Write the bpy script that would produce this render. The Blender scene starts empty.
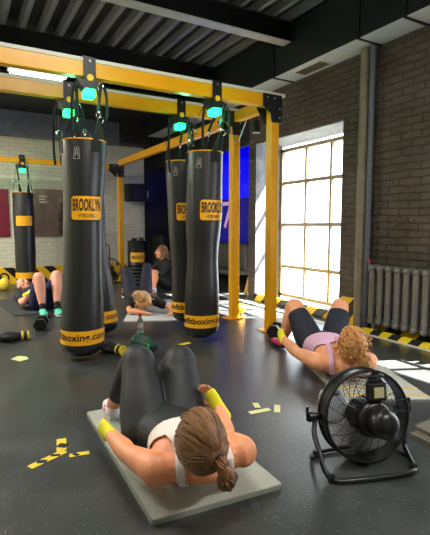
import bpy, bmesh, math, random
from mathutils import Vector, Matrix, noise
V = Vector
random.seed(7)
S = bpy.context.scene
COL = S.collection
PI = math.pi

# ------------------------------------------------------------------ materials
def lin(c):
    return tuple(((v/255)/12.92 if v/255 <= .04045 else ((v/255+.055)/1.055)**2.4) for v in c) + (1,)
def mat(name, col, rough=.5, metal=0, spec=.5, bump=0, bscale=40, var=0, vscale=8, emit=0, coat=0, trans=0, stretch=None):
    m = bpy.data.materials.new(name); m.use_nodes = True
    nt = m.node_tree; b = nt.nodes['Principled BSDF']; L = nt.links
    b.inputs['Base Color'].default_value = lin(col); b.inputs['Roughness'].default_value = rough
    b.inputs['Metallic'].default_value = metal; b.inputs['Specular IOR Level'].default_value = spec
    b.inputs['Coat Weight'].default_value = coat; b.inputs['Transmission Weight'].default_value = trans
    if emit:
        b.inputs['Emission Color'].default_value = lin(col); b.inputs['Emission Strength'].default_value = emit
    tc = nt.nodes.new('ShaderNodeTexCoord'); vec = tc.outputs['Object']
    if stretch:
        mp = nt.nodes.new('ShaderNodeMapping'); mp.inputs['Scale'].default_value = stretch
        L.new(vec, mp.inputs['Vector']); vec = mp.outputs['Vector']
    if var:
        n = nt.nodes.new('ShaderNodeTexNoise'); n.inputs['Scale'].default_value = vscale; n.inputs['Detail'].default_value = 5
        L.new(vec, n.inputs['Vector'])
        r = nt.nodes.new('ShaderNodeMapRange'); r.inputs['From Min'].default_value = .3; r.inputs['From Max'].default_value = .7
        r.inputs['To Min'].default_value = 1-var; r.inputs['To Max'].default_value = 1+var
        L.new(n.outputs['Fac'], r.inputs['Value'])
        mx = nt.nodes.new('ShaderNodeVectorMath'); mx.operation = 'SCALE'; mx.inputs[0].default_value = lin(col)[:3]
        L.new(r.outputs['Result'], mx.inputs['Scale']); L.new(mx.outputs['Vector'], b.inputs['Base Color'])
    if bump:
        n = nt.nodes.new('ShaderNodeTexNoise'); n.inputs['Scale'].default_value = bscale; n.inputs['Detail'].default_value = 6
        L.new(vec, n.inputs['Vector'])
        bp = nt.nodes.new('ShaderNodeBump'); bp.inputs['Strength'].default_value = bump; bp.inputs['Distance'].default_value = .01
        L.new(n.outputs['Fac'], bp.inputs['Height']); L.new(bp.outputs['Normal'], b.inputs['Normal'])
    return m

def brick(name, c1, c2, mortar, dirt=.3, bstr=.8, low=None):
    m = bpy.data.materials.new(name); m.use_nodes = True; nt = m.node_tree; L = nt.links; N = nt.nodes.new
    b = nt.nodes['Principled BSDF']; b.inputs['Roughness'].default_value = .6
    tc = N('ShaderNodeTexCoord'); sp = N('ShaderNodeSeparateXYZ'); L.new(tc.outputs['Object'], sp.inputs[0])
    ad = N('ShaderNodeMath'); ad.operation = 'ADD'; L.new(sp.outputs['X'], ad.inputs[0]); L.new(sp.outputs['Y'], ad.inputs[1])
    cb = N('ShaderNodeCombineXYZ'); L.new(ad.outputs[0], cb.inputs['X']); L.new(sp.outputs['Z'], cb.inputs['Y'])
    wn = N('ShaderNodeTexNoise'); wn.inputs['Scale'].default_value = 5; wn.inputs['Detail'].default_value = 3; L.new(tc.outputs['Object'], wn.inputs['Vector'])
    ws = N('ShaderNodeVectorMath'); ws.operation = 'SCALE'; ws.inputs['Scale'].default_value = .045; L.new(wn.outputs['Color'], ws.inputs[0])
    wa = N('ShaderNodeVectorMath'); wa.operation = 'ADD'; L.new(cb.outputs[0], wa.inputs[0]); L.new(ws.outputs['Vector'], wa.inputs[1])
    br = N('ShaderNodeTexBrick'); L.new(wa.outputs['Vector'], br.inputs['Vector'])
    br.inputs['Scale'].default_value = 1; br.inputs['Brick Width'].default_value = .25; br.inputs['Row Height'].default_value = .077
    br.inputs['Mortar Size'].default_value = .008; br.inputs['Mortar Smooth'].default_value = .4; br.inputs['Bias'].default_value = 0
    br.inputs['Color1'].default_value = lin(c1); br.inputs['Color2'].default_value = lin(c2); br.inputs['Mortar'].default_value = lin(mortar)
    n = N('ShaderNodeTexNoise'); n.inputs['Scale'].default_value = 1.6; n.inputs['Detail'].default_value = 8; n.inputs['Roughness'].default_value = .7
    L.new(tc.outputs['Object'], n.inputs['Vector'])
    r = N('ShaderNodeMapRange'); r.inputs['From Min'].default_value = .35; r.inputs['From Max'].default_value = .65
    r.inputs['To Min'].default_value = 1-dirt; r.inputs['To Max'].default_value = 1+dirt; L.new(n.outputs['Fac'], r.inputs['Value'])
    mx = N('ShaderNodeVectorMath'); mx.operation = 'SCALE'; L.new(br.outputs['Color'], mx.inputs[0]); L.new(r.outputs['Result'], mx.inputs['Scale'])
    L.new(mx.outputs['Vector'], b.inputs['Base Color'])
    n2 = N('ShaderNodeTexNoise'); n2.inputs['Scale'].default_value = 14; n2.inputs['Detail'].default_value = 8; L.new(tc.outputs['Object'], n2.inputs['Vector'])
    ma = N('ShaderNodeMath'); ma.operation = 'MULTIPLY_ADD'; ma.inputs[1].default_value = -1.0; L.new(br.outputs['Fac'], ma.inputs[0]); L.new(n2.outputs['Fac'], ma.inputs[2])
    bp = N('ShaderNodeBump'); bp.inputs['Strength'].default_value = bstr; bp.inputs['Distance'].default_value = .02
    L.new(ma.outputs[0], bp.inputs['Height']); L.new(bp.outputs['Normal'], b.inputs['Normal'])
    return m

def hazard(name, k=5.0, y=(235,190,10)):
    m = bpy.data.materials.new(name); m.use_nodes = True; nt = m.node_tree; L = nt.links; N = nt.nodes.new
    b = nt.nodes['Principled BSDF']; b.inputs['Roughness'].default_value = .4
    tc = N('ShaderNodeTexCoord'); dt = N('ShaderNodeVectorMath'); dt.operation = 'DOT_PRODUCT'; dt.inputs[1].default_value = (k, k, k)
    L.new(tc.outputs['Object'], dt.inputs[0])
    fr = N('ShaderNodeMath'); fr.operation = 'FRACT'; L.new(dt.outputs['Value'], fr.inputs[0])
    gt = N('ShaderNodeMath'); gt.operation = 'GREATER_THAN'; gt.inputs[1].default_value = .5; L.new(fr.outputs[0], gt.inputs[0])
    mx = N('ShaderNodeMix'); mx.data_type = 'RGBA'; L.new(gt.outputs[0], mx.inputs['Factor'])
    mx.inputs[6].default_value = lin(y); mx.inputs[7].default_value = lin((18,18,18)); L.new(mx.outputs[2], b.inputs['Base Color'])
    return m

def floor_mat():
    m = bpy.data.materials.new('rubber_floor'); m.use_nodes = True; nt = m.node_tree; L = nt.links; N = nt.nodes.new
    b = nt.nodes['Principled BSDF']; b.inputs['Specular IOR Level'].default_value = .8; tc = N('ShaderNodeTexCoord')
    v = N('ShaderNodeTexVoronoi'); v.inputs['Scale'].default_value = 62; L.new(tc.outputs['Object'], v.inputs['Vector'])
    lt = N('ShaderNodeMath'); lt.operation = 'LESS_THAN'; lt.inputs[1].default_value = .15; L.new(v.outputs['Distance'], lt.inputs[0])
    sp = N('ShaderNodeSeparateColor'); L.new(v.outputs['Color'], sp.inputs[0])
    g2 = N('ShaderNodeMath'); g2.operation = 'GREATER_THAN'; g2.inputs[1].default_value = .62; L.new(sp.outputs[0], g2.inputs[0])
    mu = N('ShaderNodeMath'); mu.operation = 'MULTIPLY'; L.new(lt.outputs[0], mu.inputs[0]); L.new(g2.outputs[0], mu.inputs[1])
    n = N('ShaderNodeTexNoise'); n.inputs['Scale'].default_value = 1.1; n.inputs['Detail'].default_value = 5; n.inputs['Roughness'].default_value = .55
    L.new(tc.outputs['Object'], n.inputs['Vector'])
    cr = N('ShaderNodeValToRGB'); n.inputs['Scale'].default_value = 2.3; cr.color_ramp.elements[0].position = .35; cr.color_ramp.elements[1].position = .7
    cr.color_ramp.elements[0].color = lin((47,50,50)); cr.color_ramp.elements[1].color = lin((61,64,64)); L.new(n.outputs['Fac'], cr.inputs[0])
    mx = N('ShaderNodeMix'); mx.data_type = 'RGBA'; L.new(mu.outputs[0], mx.inputs['Factor']); L.new(cr.outputs[0], mx.inputs[6]); mx.inputs[7].default_value = lin((140,145,142))
    L.new(mx.outputs[2], b.inputs['Base Color'])
    r = N('ShaderNodeMapRange'); r.inputs['From Min'].default_value = .3; r.inputs['From Max'].default_value = .7; r.inputs['To Min'].default_value = .27; r.inputs['To Max'].default_value = .38; L.new(n.outputs['Fac'], r.inputs['Value']); L.new(r.outputs['Result'], b.inputs['Roughness'])
    n3 = N('ShaderNodeTexNoise'); n3.inputs['Scale'].default_value = 60; n3.inputs['Detail'].default_value = 4; L.new(tc.outputs['Object'], n3.inputs['Vector'])
    bp = N('ShaderNodeBump'); bp.inputs['Strength'].default_value = .12; bp.inputs['Distance'].default_value = .01; L.new(n3.outputs['Fac'], bp.inputs['Height']); L.new(bp.outputs['Normal'], b.inputs['Normal'])
    return m

M = dict(
  floor=floor_mat(),
  brickdark=brick('dark_painted_brick', (82,72,62), (75,66,58), (60,53,47), .4, 1.2),
  brickpale=brick('cream_painted_brick', (214,212,188), (208,205,181), (192,189,166), .10, .35),
  plaster=mat('rough_white_plaster', (118,120,128), .7, bump=1, bscale=9, var=.3),
  lintel=mat('pale_lintel', (120,124,120), .7, bump=.6, bscale=20, var=.2),
  black=mat('black_paint', (14,15,16), .6, bump=.1), steelblack=mat('black_steel', (20,22,24), .38, bump=.05),
  beamgrey=mat('grey_blue_steel', (92,100,114), .5, var=.2), ceilblack=mat('ceiling_black', (16,16,18), .6),
  deck=mat('corrugated_deck', (118,120,124), .4, metal=.3),
  duct=mat('lit_duct_underside', (206,214,222), .3, metal=.0, spec=.8, var=.08, vscale=1.5), ductside=mat('duct_side', (22,30,32), .45),  # pale duct colour holds the daylight bounced onto its underside
  flange=mat('lit_flange', (190,190,185), .35, metal=.3, var=.1),  # light tone stands for bounced light on the joist bottoms
  yellow=mat('yellow_paint', (232,164,2), .32, var=.05, vscale=3), white=mat('white_plastic', (215,212,198), .5),
  bolt=mat('bolt_steel', (160,160,155), .3, metal=.8), chrome=mat('chrome', (200,205,205), .15, metal=1),
  leather=mat('black_leather', (17,18,19), .38, spec=.7, bump=.25, bscale=9, stretch=(1,1,.45)),
  label=mat('label_yellow', (242,172,14), .4), ink=mat('label_ink', (20,14,10), .5),
  strap=mat('black_webbing', (14,16,15), .8, bump=.4, bscale=200),
  green=mat('green_lamp', (30,255,130), emit=3.2), frame=mat('window_paint', (150,132,100), .5),
  glass=None, blue=mat('blue_screen', (4,6,225), .12, emit=.7), navy=mat('navy_screen', (6,4,120), .12, emit=.5), numeral=mat('screen_numeral', (190,140,190), .3, emit=.5),
  haz=hazard('hazard_stripes', 2.6), haz2=hazard('hazard_tape', 4.2, (240,215,20)),
  iron=mat('painted_cast_iron', (112,110,104), .3, var=.15, bump=.15, bscale=30),
  pipe=mat('painted_pipe', (128,118,100), .5, bump=.4, bscale=14, var=.2), pipegrey=mat('grey_pipe', (96,100,112), .4),
  skin=mat('skin', (230,150,106), .5, var=.08, vscale=10), skin2=mat('skin_light', (232,158,116), .5, var=.08, vscale=10), skin3=mat('skin_pale', (226,156,130), .5, var=.06),
  hair=mat('brown_hair', (122,82,46), .42, bump=.9, bscale=90, var=.4, vscale=30, stretch=(1,.18,.3)),
  hair2=mat('blond_curls', (190,134,72), .45, bump=.9, bscale=60, var=.4, vscale=25), hair3=mat('reddish_blond_hair', (214,166,112), .5, bump=.8, bscale=60, var=.35, vscale=20),
  hairdark=mat('light_brown_hair', (140,100,66), .5, bump=.8, bscale=60, var=.3), stubble=mat('short_grey_hair', (120,100,90), .7, bump=.5, bscale=90),
  tank=mat('white_cotton', (226,214,206), .8, bump=.15, bscale=25), pink=mat('lilac_cotton', (222,176,204), .8, bump=.2, bscale=25),
  leggings=mat('black_leggings', (19,21,24), .6, bump=.1, bscale=60), navy_cloth=mat('navy_shorts_cloth', (28,30,46), .75, bump=.2, bscale=40),
  blackcloth=mat('black_jersey', (20,20,23), .8, bump=.2, bscale=30), blueshort=mat('blue_shorts_cloth', (20,28,80), .75, bump=.2, bscale=30),
  glove=mat('yellow_wrap', (232,222,30), .7, bump=.4, bscale=50), shoewhite=mat('white_shoe', (222,220,220), .5), shoepink=mat('pink_shoe', (200,40,90), .5),
  shoeteal=mat('turquoise_shoe', (80,200,170), .5), shoeblack=mat('black_shoe', (20,20,22), .5), sock=mat('black_sock', (18,18,24), .8),
  eye=mat('dark_eye', (30,22,18), .2), lips=mat('lips', (176,84,78), .45),
  matgrey=mat('grey_foam_mat', (140,144,134), .7, bump=.3, bscale=120, var=.05), mattop=mat('mat_top_foam', (172,174,164), .7, bump=.3, bscale=120), matpale=mat('pale_mat', (190,192,188), .6, bump=.2, bscale=80),
  matdark=mat('dark_mat', (46,50,50), .7), matstack=mat('taupe_mat', (92,86,74), .75, bump=.3, bscale=80), mattape=mat('mat_edge_tape', (200,170,90), .6),
  fanblack=mat('fan_black_plastic', (16,16,18), .35), fanwire=mat('fan_black_wire', (22,22,24), .4, metal=.3), fanlabel=mat('fan_label', (190,180,140), .5), blade=mat('fan_blade', (150,155,160), .4),
  paper=mat('pale_tape', (210,210,150), .6), yellowtape=mat('yellow_tape', (226,200,60), .5), blacktape=mat('black_tape', (22,22,20), .5),
  maroon=mat('maroon_poster', (110,26,44), .4, var=.3, vscale=3), brown=mat('brown_poster', (112,92,80), .4, var=.3, vscale=4), figure=mat('poster_figure', (60,44,40), .5, var=.3), printing=mat('poster_print', (180,170,160), .5),
  lamp=mat('lamp_tube', (250,250,240), emit=3.5), bottleplastic=mat('bottle_plastic', (205,215,215), .1, trans=.8), cap=mat('red_cap', (200,30,40), .4), greenbag=mat('green_nylon', (10,58,42), .5, bump=.3), greenlogo=mat('green_logo', (60,200,60), .5),
  fabricgrey=mat('grey_fabric', (70,66,66), .8, var=.2), red=mat('red_valve', (170,40,40), .5), spot=mat('downlight', (120,125,130), .4),
)
g = bpy.data.materials.new('window_glass'); g.use_nodes = True; gn = g.node_tree
gn.nodes.remove(gn.nodes['Principled BSDF']); a = gn.nodes.new('ShaderNodeBsdfTransparent'); a.inputs[0].default_value = (.96,.97,.97,1)
gl = gn.nodes.new('ShaderNodeBsdfGlossy'); gl.inputs['Roughness'].default_value = .05; ms = gn.nodes.new('ShaderNodeMixShader'); ms.inputs[0].default_value = .05
gn.links.new(a.outputs[0], ms.inputs[1]); gn.links.new(gl.outputs[0], ms.inputs[2]); gn.links.new(ms.outputs[0], gn.nodes['Material Output'].inputs[0]); M['glass'] = g

# ------------------------------------------------------------------ object helpers
def link_mesh(name, me, m, parent=None, smooth=False, ang=None):
    o = bpy.data.objects.new(name, me); COL.objects.link(o)
    if m: me.materials.clear(); me.materials.append(M[m] if isinstance(m, str) else m)
    if smooth:
        for p in me.polygons: p.use_smooth = True
        if ang:
            try: me.set_sharp_from_angle(angle=math.radians(ang))
            except Exception: pass
    if parent:
        o.parent = parent; bpy_world = mw(parent); o.matrix_parent_inverse = bpy_world.inverted()
    return o
def mw(o):
    m = Matrix.LocRotScale(o.location, o.rotation_euler, o.scale)
    return mw(o.parent) @ o.matrix_parent_inverse @ m if o.parent else m
def obj(name, bm, m, parent=None, smooth=False, ang=40):
    bmesh.ops.recalc_face_normals(bm, faces=bm.faces)
    me = bpy.data.meshes.new(name); bm.to_mesh(me); bm.free()
    return link_mesh(name, me, m, parent, smooth, ang)
def tag(o, label, cat, group=None):
    o['label'] = label; o['category'] = cat
    if group: o['group'] = group
    return o
def struct(name, bm, m, parent=None, smooth=False):
    o = obj(name, bm, m, parent, smooth)
    if not parent: o['kind'] = 'structure'
    return o
def thing(name, label, cat, loc=(0,0,0), group=None):
    o = bpy.data.objects.new(name, None); COL.objects.link(o); o.location = loc; o.empty_display_size = .1
    return tag(o, label, cat, group)
def nb(): return bmesh.new()
def box(bm, lo, hi, mtx=None, bev=0):
    lo, hi = V(lo), V(hi)
    r = bmesh.ops.create_cube(bm, size=1); vs = r['verts']
    c = (lo+hi)/2; s = hi-lo
    for v in vs: v.co = V((v.co.x*s.x, v.co.y*s.y, v.co.z*s.z)) + c
    if bev:
        es = list({e for v in vs for e in v.link_edges})
        rr = bmesh.ops.bevel(bm, geom=es, offset=bev, segments=2, affect='EDGES', profile=.5); vs = list({v for f in rr['faces'] for v in f.verts} | {v for v in vs if v.is_valid})
    if mtx:
        for v in vs: v.co = mtx @ v.co
    return vs
def frame_of(d, hint=V((0,0,1))):
    d = d.normalized(); s = d.cross(hint)
    if s.length < 1e-3: s = d.cross(V((1,0,0)))
    s.normalize(); return s, s.cross(d).normalized()
def cat(p, t):
    n = len(p)-1; i = min(int(t), n-1); f = t-i
    g = lambda k: p[max(0, min(n, k))]
    p0, p1, p2, p3 = g(i-1), g(i), g(i+1), g(i+2)
    return .5*((2*p1)+(p2-p0)*f+(2*p0-5*p1+4*p2-p3)*f*f+(3*p1-p0-3*p2+p3)*f**3)
def loft(bm, pts, rads, side=None, n=14, sub=5, cap=True, power=2):
    """tube along pts; rads r or (a,b): a along `side`, b along the other axis"""
    pts = [V(p) for p in pts]; R = [V((r, r)) if not isinstance(r, (tuple, list)) else V(r) for r in rads]
    sides = side if isinstance(side, list) else [side]*len(pts)
    N = (len(pts)-1)*sub; P = []; Q = []; SS = []
    for k in range(N+1):
        t = k/sub; P.append(cat(pts, t)); Q.append(cat([V((r.x, r.y, 0)) for r in R], t))
        if sides[0] is not None: SS.append(cat([V(s) for s in sides], t))
    if cap:  # rounded ends
        def ends(P0, P1, q):
            d = (P0-P1).normalized(); m = min(q.x, q.y); return [(P0+d*m*math.sin(a), q*max(math.cos(a), .02)) for a in (1.5, 1.15, .75, .38)]
        a = ends(P[0], P[1], Q[0]); b = ends(P[-1], P[-2], Q[-1])[::-1]
        P = [x[0] for x in a]+P+[x[0] for x in b]; Q = [x[1] for x in a]+Q+[x[1] for x in b]
        if SS: SS = [SS[0]]*4+SS+[SS[-1]]*4
    prev = None; rings = []
    for k in range(len(P)):
        d = (P[min(k+1, len(P)-1)]-P[max(k-1, 0)])
        if d.length < 1e-7: d = V((0,0,1))
        d.normalize()
        if SS: s = SS[k]-d*SS[k].dot(d)
        elif prev is None: s = frame_of(d)[0]
        else: s = prev-d*prev.dot(d)
        s.normalize(); prev = s; u = d.cross(s)
        ring = []
        for j in range(n):
            a = 2*PI*j/n; c, sn = math.cos(a), math.sin(a)
            if power != 2: c = math.copysign(abs(c)**(2/power), c); sn = math.copysign(abs(sn)**(2/power), sn)
            ring.append(bm.verts.new(P[k]+s*Q[k].x*c+u*Q[k].y*sn))
        rings.append(ring)
    for a, b in zip(rings, rings[1:]):
        for j in range(n): bm.faces.new((a[j], a[(j+1) % n], b[(j+1) % n], b[j]))
    bm.faces.new(rings[0][::-1]); bm.faces.new(rings[-1])
def tube(bm, pts, r, n=8, sub=4, closed=False):
    if closed:
        pts = [V(p) for p in pts]; K = len(pts); rings = []
        for k in range(K):
            d = (pts[(k+1) % K]-pts[k-1]).normalized(); s, u = frame_of(d, V((0.01,.02,1)) if abs(d.z) < .95 else V((1,0,0)))
            rings.append([bm.verts.new(pts[k]+(s*math.cos(2*PI*j/n)+u*math.sin(2*PI*j/n))*r) for j in range(n)])
        for k in range(K):
            a, b = rings[k], rings[(k+1) % K]
            # match ring phase
            off = min(range(n), key=lambda o: (a[0].co-b[o].co).length)
            for j in range(n): bm.faces.new((a[j], a[(j+1) % n], b[(j+1+off) % n], b[(j+off) % n]))
    else: loft(bm, pts, [r]*len(pts), n=n, sub=sub, cap=False)
def ring(bm, c, ax, R, r, n=6, seg=48):
    ax = V(ax).normalized(); s, u = frame_of(ax, V((.1,.2,1))); rows = []
    for k in range(seg):
        a = 2*PI*k/seg; rd = s*math.cos(a)+u*math.sin(a)
        rows.append([bm.verts.new(V(c)+rd*(R+r*math.cos(2*PI*j/n))+ax*r*math.sin(2*PI*j/n)) for j in range(n)])
    for k in range(seg):
        A, B = rows[k], rows[(k+1) % seg]
        for j in range(n): bm.faces.new((A[j], A[(j+1) % n], B[(j+1) % n], B[j]))
def cyl(bm, a, b, r, n=20, r2=None):
    a, b = V(a), V(b); s, u = frame_of(b-a); r2 = r if r2 is None else r2
    A = [bm.verts.new(a+(s*math.cos(2*PI*j/n)+u*math.sin(2*PI*j/n))*r) for j in range(n)]
    B = [bm.verts.new(b+(s*math.cos(2*PI*j/n)+u*math.sin(2*PI*j/n))*r2) for j in range(n)]
    for j in range(n): bm.faces.new((A[j], A[(j+1) % n], B[(j+1) % n], B[j]))
    bm.faces.new(A[::-1]); bm.faces.new(B)
def lathe(bm, prof, base=V((0,0,0)), ax=V((0,0,1)), n=40, fn=None):
    ax = V(ax).normalized(); s, u = frame_of(ax, V((.01,.02,1)) if abs(ax.z) < .9 else V((0,1,0))); rings = []
    for (r, h) in prof:
        row = []
        for j in range(n):
            a = 2*PI*j/n; rr = r*(fn(a, h) if fn else 1); row.append(bm.verts.new(V(base)+ax*h+(s*math.cos(a)+u*math.sin(a))*max(rr, 1e-4)))
        rings.append(row)
    for A, B in zip(rings, rings[1:]):
        for j in range(n): bm.faces.new((A[j], A[(j+1) % n], B[(j+1) % n], B[j]))
    bm.faces.new(rings[0][::-1]); bm.faces.new(rings[-1])
def ell(bm, c, r, X=V((1,0,0)), Y=V((0,1,0)), Z=V((0,0,1)), seg=20):
    vs = bmesh.ops.create_uvsphere(bm, u_segments=seg, v_segments=seg*2//3, radius=1)['verts']
    for v in vs: v.co = V(c)+X*v.co.x*r[0]+Y*v.co.y*r[1]+Z*v.co.z*r[2]
def prism(bm, pts, off):
    off = V(off); A = [bm.verts.new(V(p)) for p in pts]; B = [bm.verts.new(V(p)+off) for p in pts]; n = len(pts)
    for j in range(n): bm.faces.new((A[j], A[(j+1) % n], B[(j+1) % n], B[j]))
    bm.faces.new(A[::-1]); bm.faces.new(B)
def fuse(bm, vox, smooth=2, decimate=0):
    me = bpy.data.meshes.new('tmp'); bmesh.ops.recalc_face_normals(bm, faces=bm.faces); bm.to_mesh(me); bm.free()
    o = bpy.data.objects.new('tmp', me); COL.objects.link(o)
    r = o.modifiers.new('r', 'REMESH'); r.mode = 'VOXEL'; r.voxel_size = vox
    if smooth: s = o.modifiers.new('s', 'SMOOTH'); s.factor = .5; s.iterations = smooth
    dg = bpy.context.evaluated_depsgraph_get(); dg.update()
    out = bpy.data.meshes.new_from_object(o.evaluated_get(dg)); bpy.data.objects.remove(o); bpy.data.meshes.remove(me)
    return out
def text_mesh(s, size=1, ext=.02, bold=.0):
    cu = bpy.data.curves.new('t', 'FONT'); cu.body = s; cu.size = size; cu.extrude = ext; cu.offset = bold; cu.align_x = 'CENTER'; cu.align_y = 'CENTER'; cu.resolution_u = 3
    o = bpy.data.objects.new('t', cu); COL.objects.link(o); dg = bpy.context.evaluated_depsgraph_get(); dg.update()
    me = bpy.data.meshes.new_from_object(o.evaluated_get(dg)); bpy.data.objects.remove(o); bpy.data.curves.remove(cu); return me
def text_bm(s, w, h, ext=.02, bold=.0):
    me = text_mesh(s, 1, ext, bold); b = bmesh.new(); b.from_mesh(me); bpy.data.meshes.remove(me)
    xs = [v.co.x for v in b.verts]; ys = [v.co.y for v in b.verts]; x0, x1, y0, y1 = min(xs), max(xs), min(ys), max(ys)
    for v in b.verts: v.co.x = ((v.co.x-x0)/(x1-x0)-.5)*w; v.co.y = ((v.co.y-y0)/(y1-y0)-.5)*h
    return b

# ------------------------------------------------------------------ camera
cam = bpy.data.cameras.new('camera'); co = bpy.data.objects.new('camera', cam); COL.objects.link(co); S.camera = co
cam.sensor_fit = 'HORIZONTAL'; cam.sensor_width = 36; cam.lens = 447/430*36; cam.clip_start = .05
CAMH = 1.18
co.location = (0, 0, CAMH); co.rotation_euler = (PI/2-math.atan(42/447), 0, -math.radians(29.9))

# ------------------------------------------------------------------ the room
XR, YB, XL, YF = 4.06, 9.9, -3.2, -3.0
ZC = 3.75
b = nb(); box(b, (XL, YF, -.1), (5.6, YB+.2, 0)); struct('floor', b, 'floor')
b = nb(); box(b, (XL-.2, YB, 0), (3.80, YB+.2, ZC)); struct('wall_back', b, 'brickpale')
b = nb(); box(b, (3.80, YB-.06, 0), (5.6, YB+.2, ZC)); struct('wall_back_dark', b, 'black')
b = nb(); box(b, (XL-.2, YF-.2, 0), (XL, YB, ZC)); struct('wall_left', b, 'brickpale')
b = nb(); box(b, (XL-.2, YF-.2, 0), (5.0, YF, ZC)); struct('wall_front', b, 'brickpale')
# right wall: window openings y .1..1.95 (outside the frame) and y 3.98..5.80
ZW = 2.44; XG = 4.54
b = nb()
for y0, y1 in ((YF, .2), (2.2, 3.98)): box(b, (XR, y0, 0), (XG+.12, y1, ZW))
box(b, (XR, 5.80, 0), (XG+.05, 5.98, ZW))
box(b, (XR, YF, ZW), (XG+.12, 5.98, ZC))
struct('wall_right', b, 'brickdark')
b = nb(); box(b, (XR+.005, 5.79, .0), (XG, 5.802, ZW-.005)); box(b, (XR+.005, 3.975, 0), (XG, 3.99, ZW-.005)); struct('trim_1', b, 'plaster')
b = nb(); box(b, (XR+.02, 3.99, ZW-.012), (XG, 5.79, ZW-.001)); struct('trim_2', b, 'lintel')
# annex beyond the pier
b = nb()
box(b, (4.56, 6.44, 0), (4.70, YB, ZC)); box(b, (4.56, 5.98, 2.4), (4.70, 6.44, ZC)); box(b, (4.56, 5.98, 0), (4.70, 6.44, .1))
box(b, (XR, 5.98, 2.46), (XR+.1, YB-.06, ZC))
struct('wall_annex', b, 'black')
b = nb(); box(b, (XR+.1, 5.98, 2.8), (4.56, YB-.06, 2.9)); struct('ceiling_annex', b, 'ceilblack')

def window(name, y0, y1, z0, z1, x, ncol, zs, nocol=None):
    b = nb(); w = .05
    box(b, (x, y0, z0), (x+.07, y0+w, z1)); box(b, (x, y1-w, z0), (x+.07, y1, z1)); box(b, (x, y0, z0), (x+.07, y1, z0+w)); box(b, (x, y0, z1-w), (x+.07, y1, z1))
    o = struct(name, b, 'frame')
    m = nb()
    for k in range(1, ncol): yy = y1-(y1-y0)*k/ncol; box(m, (x+.012, yy-.018, z0+w), (x+.055, yy+.018, z1-w))
    for z in zs: box(m, (x+.014, y0+w, z-.018), (x+.053, y1-w, z+.018))
    obj('glazing_bar', m, 'frame', o)
    gb = nb(); box(gb, (x+.03, y0+w, z0+w), (x+.034, y1-w, z1-w)); obj('glass_pane', gb, 'glass', o)
    return o
w1 = window('window_1', 3.99, 5.79, .04, 2.38, XG, 1, ())
for c in list(w1.children):
    if c.name.startswith('glazing'): bpy.data.objects.remove(c)
m = nb()
for yy in (5.20, 4.68, 4.20): box(m, (XG+.012, yy-.022, .09), (XG+.055, yy+.022, 2.33))
for z in (.526, 1.194, 1.849): box(m, (XG+.014, 4.04, z-.026), (XG+.053, 5.74, z+.026))
obj('glazing_bar', m, 'frame', w1)
window('window_2', .2, 2.2, .04, 2.38, XG, 4, (.526, 1.194, 1.849))
window('window_3', 5.985, 6.435, .1, 2.4, 4.58, 1, (1.0, 1.7))
b = nb(); box(b, (XR-.03, 4.0, 0), (XR+.04, 5.78, .11)); struct('trim_3', b, 'haz')
b = nb(); box(b, (XR-.03, 1.2, 0), (XR-.001, 3.42, .14)); struct('baseboard_right', b, 'haz')
b = nb(); box(b, (XR-.022, 3.62, 0), (XR-.001, 3.96, .32)); struct('trim_4', b, 'haz')
b = nb(); box(b, (3.785, 1.2, 0), (3.83, 6.3, .008)); struct('trim_5', b, 'white')
b = nb(); box(b, (3.833, 1.2, 0), (3.858, 3.42, .065)); struct('trim_6', b, 'haz2')
b = nb(); box(b, (XL+.01, YB-.03, .0), (3.78, YB-.001, .33)); struct('baseboard_back', b, 'haz')

# ceiling: corrugated deck (ribs run along Y), cross joists, duct
b = nb(); x = XL
while x < 5.3:
    prism(b, [(x, YF, 3.778), (x+.028, YF, 3.70), (x+.085, YF, 3.70), (x+.113, YF, 3.778)], (0, YB-YF, 0)); x += .235
struct('ceiling', b, 'deck')
b = nb(); box(b, (XL-.2, YF-.2, 3.78), (5.6, YB+.2, 3.9)); struct('ceiling_slab', b, 'ceilblack')
def ibeam(y, zt, zb, fl=.16, m='steelblack'):
    b = nb(); box(b, (XL, y-fl/2, zb), (XR, y+fl/2, zb+.015)); box(b, (XL, y-fl/2, zt-.015), (XR, y+fl/2, zt)); box(b, (XL, y-.012, zb), (XR, y+.012, zt)); return b
n_ = 1
for y in (0.6, 2.6, 4.63, 6.5, 8.4):
    struct('trim_%d' % (9+n_), ibeam(y, 3.69, 3.46), 'steelblack')
    b = nb(); box(b, (XL, y-.08, 3.452), (XR-.35, y+.08, 3.459)); struct('trim_%d' % (19+n_), b, 'flange'); n_ += 1  # joist bottoms get a lighter sheet, bounced light put into its colour
b = nb(); box(b, (XL, YB-.25, 2.94), (3.15, YB, 3.40)); struct('trim_30', b, 'beamgrey')
b = nb(); box(b, (3.15, YB-.5, 2.94), (5.2, YB-.06, 3.40)); box(b, (XL, 7.4, 3.40), (3.7, YB, 3.44)); struct('trim_31', b, 'ceilblack')
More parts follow.
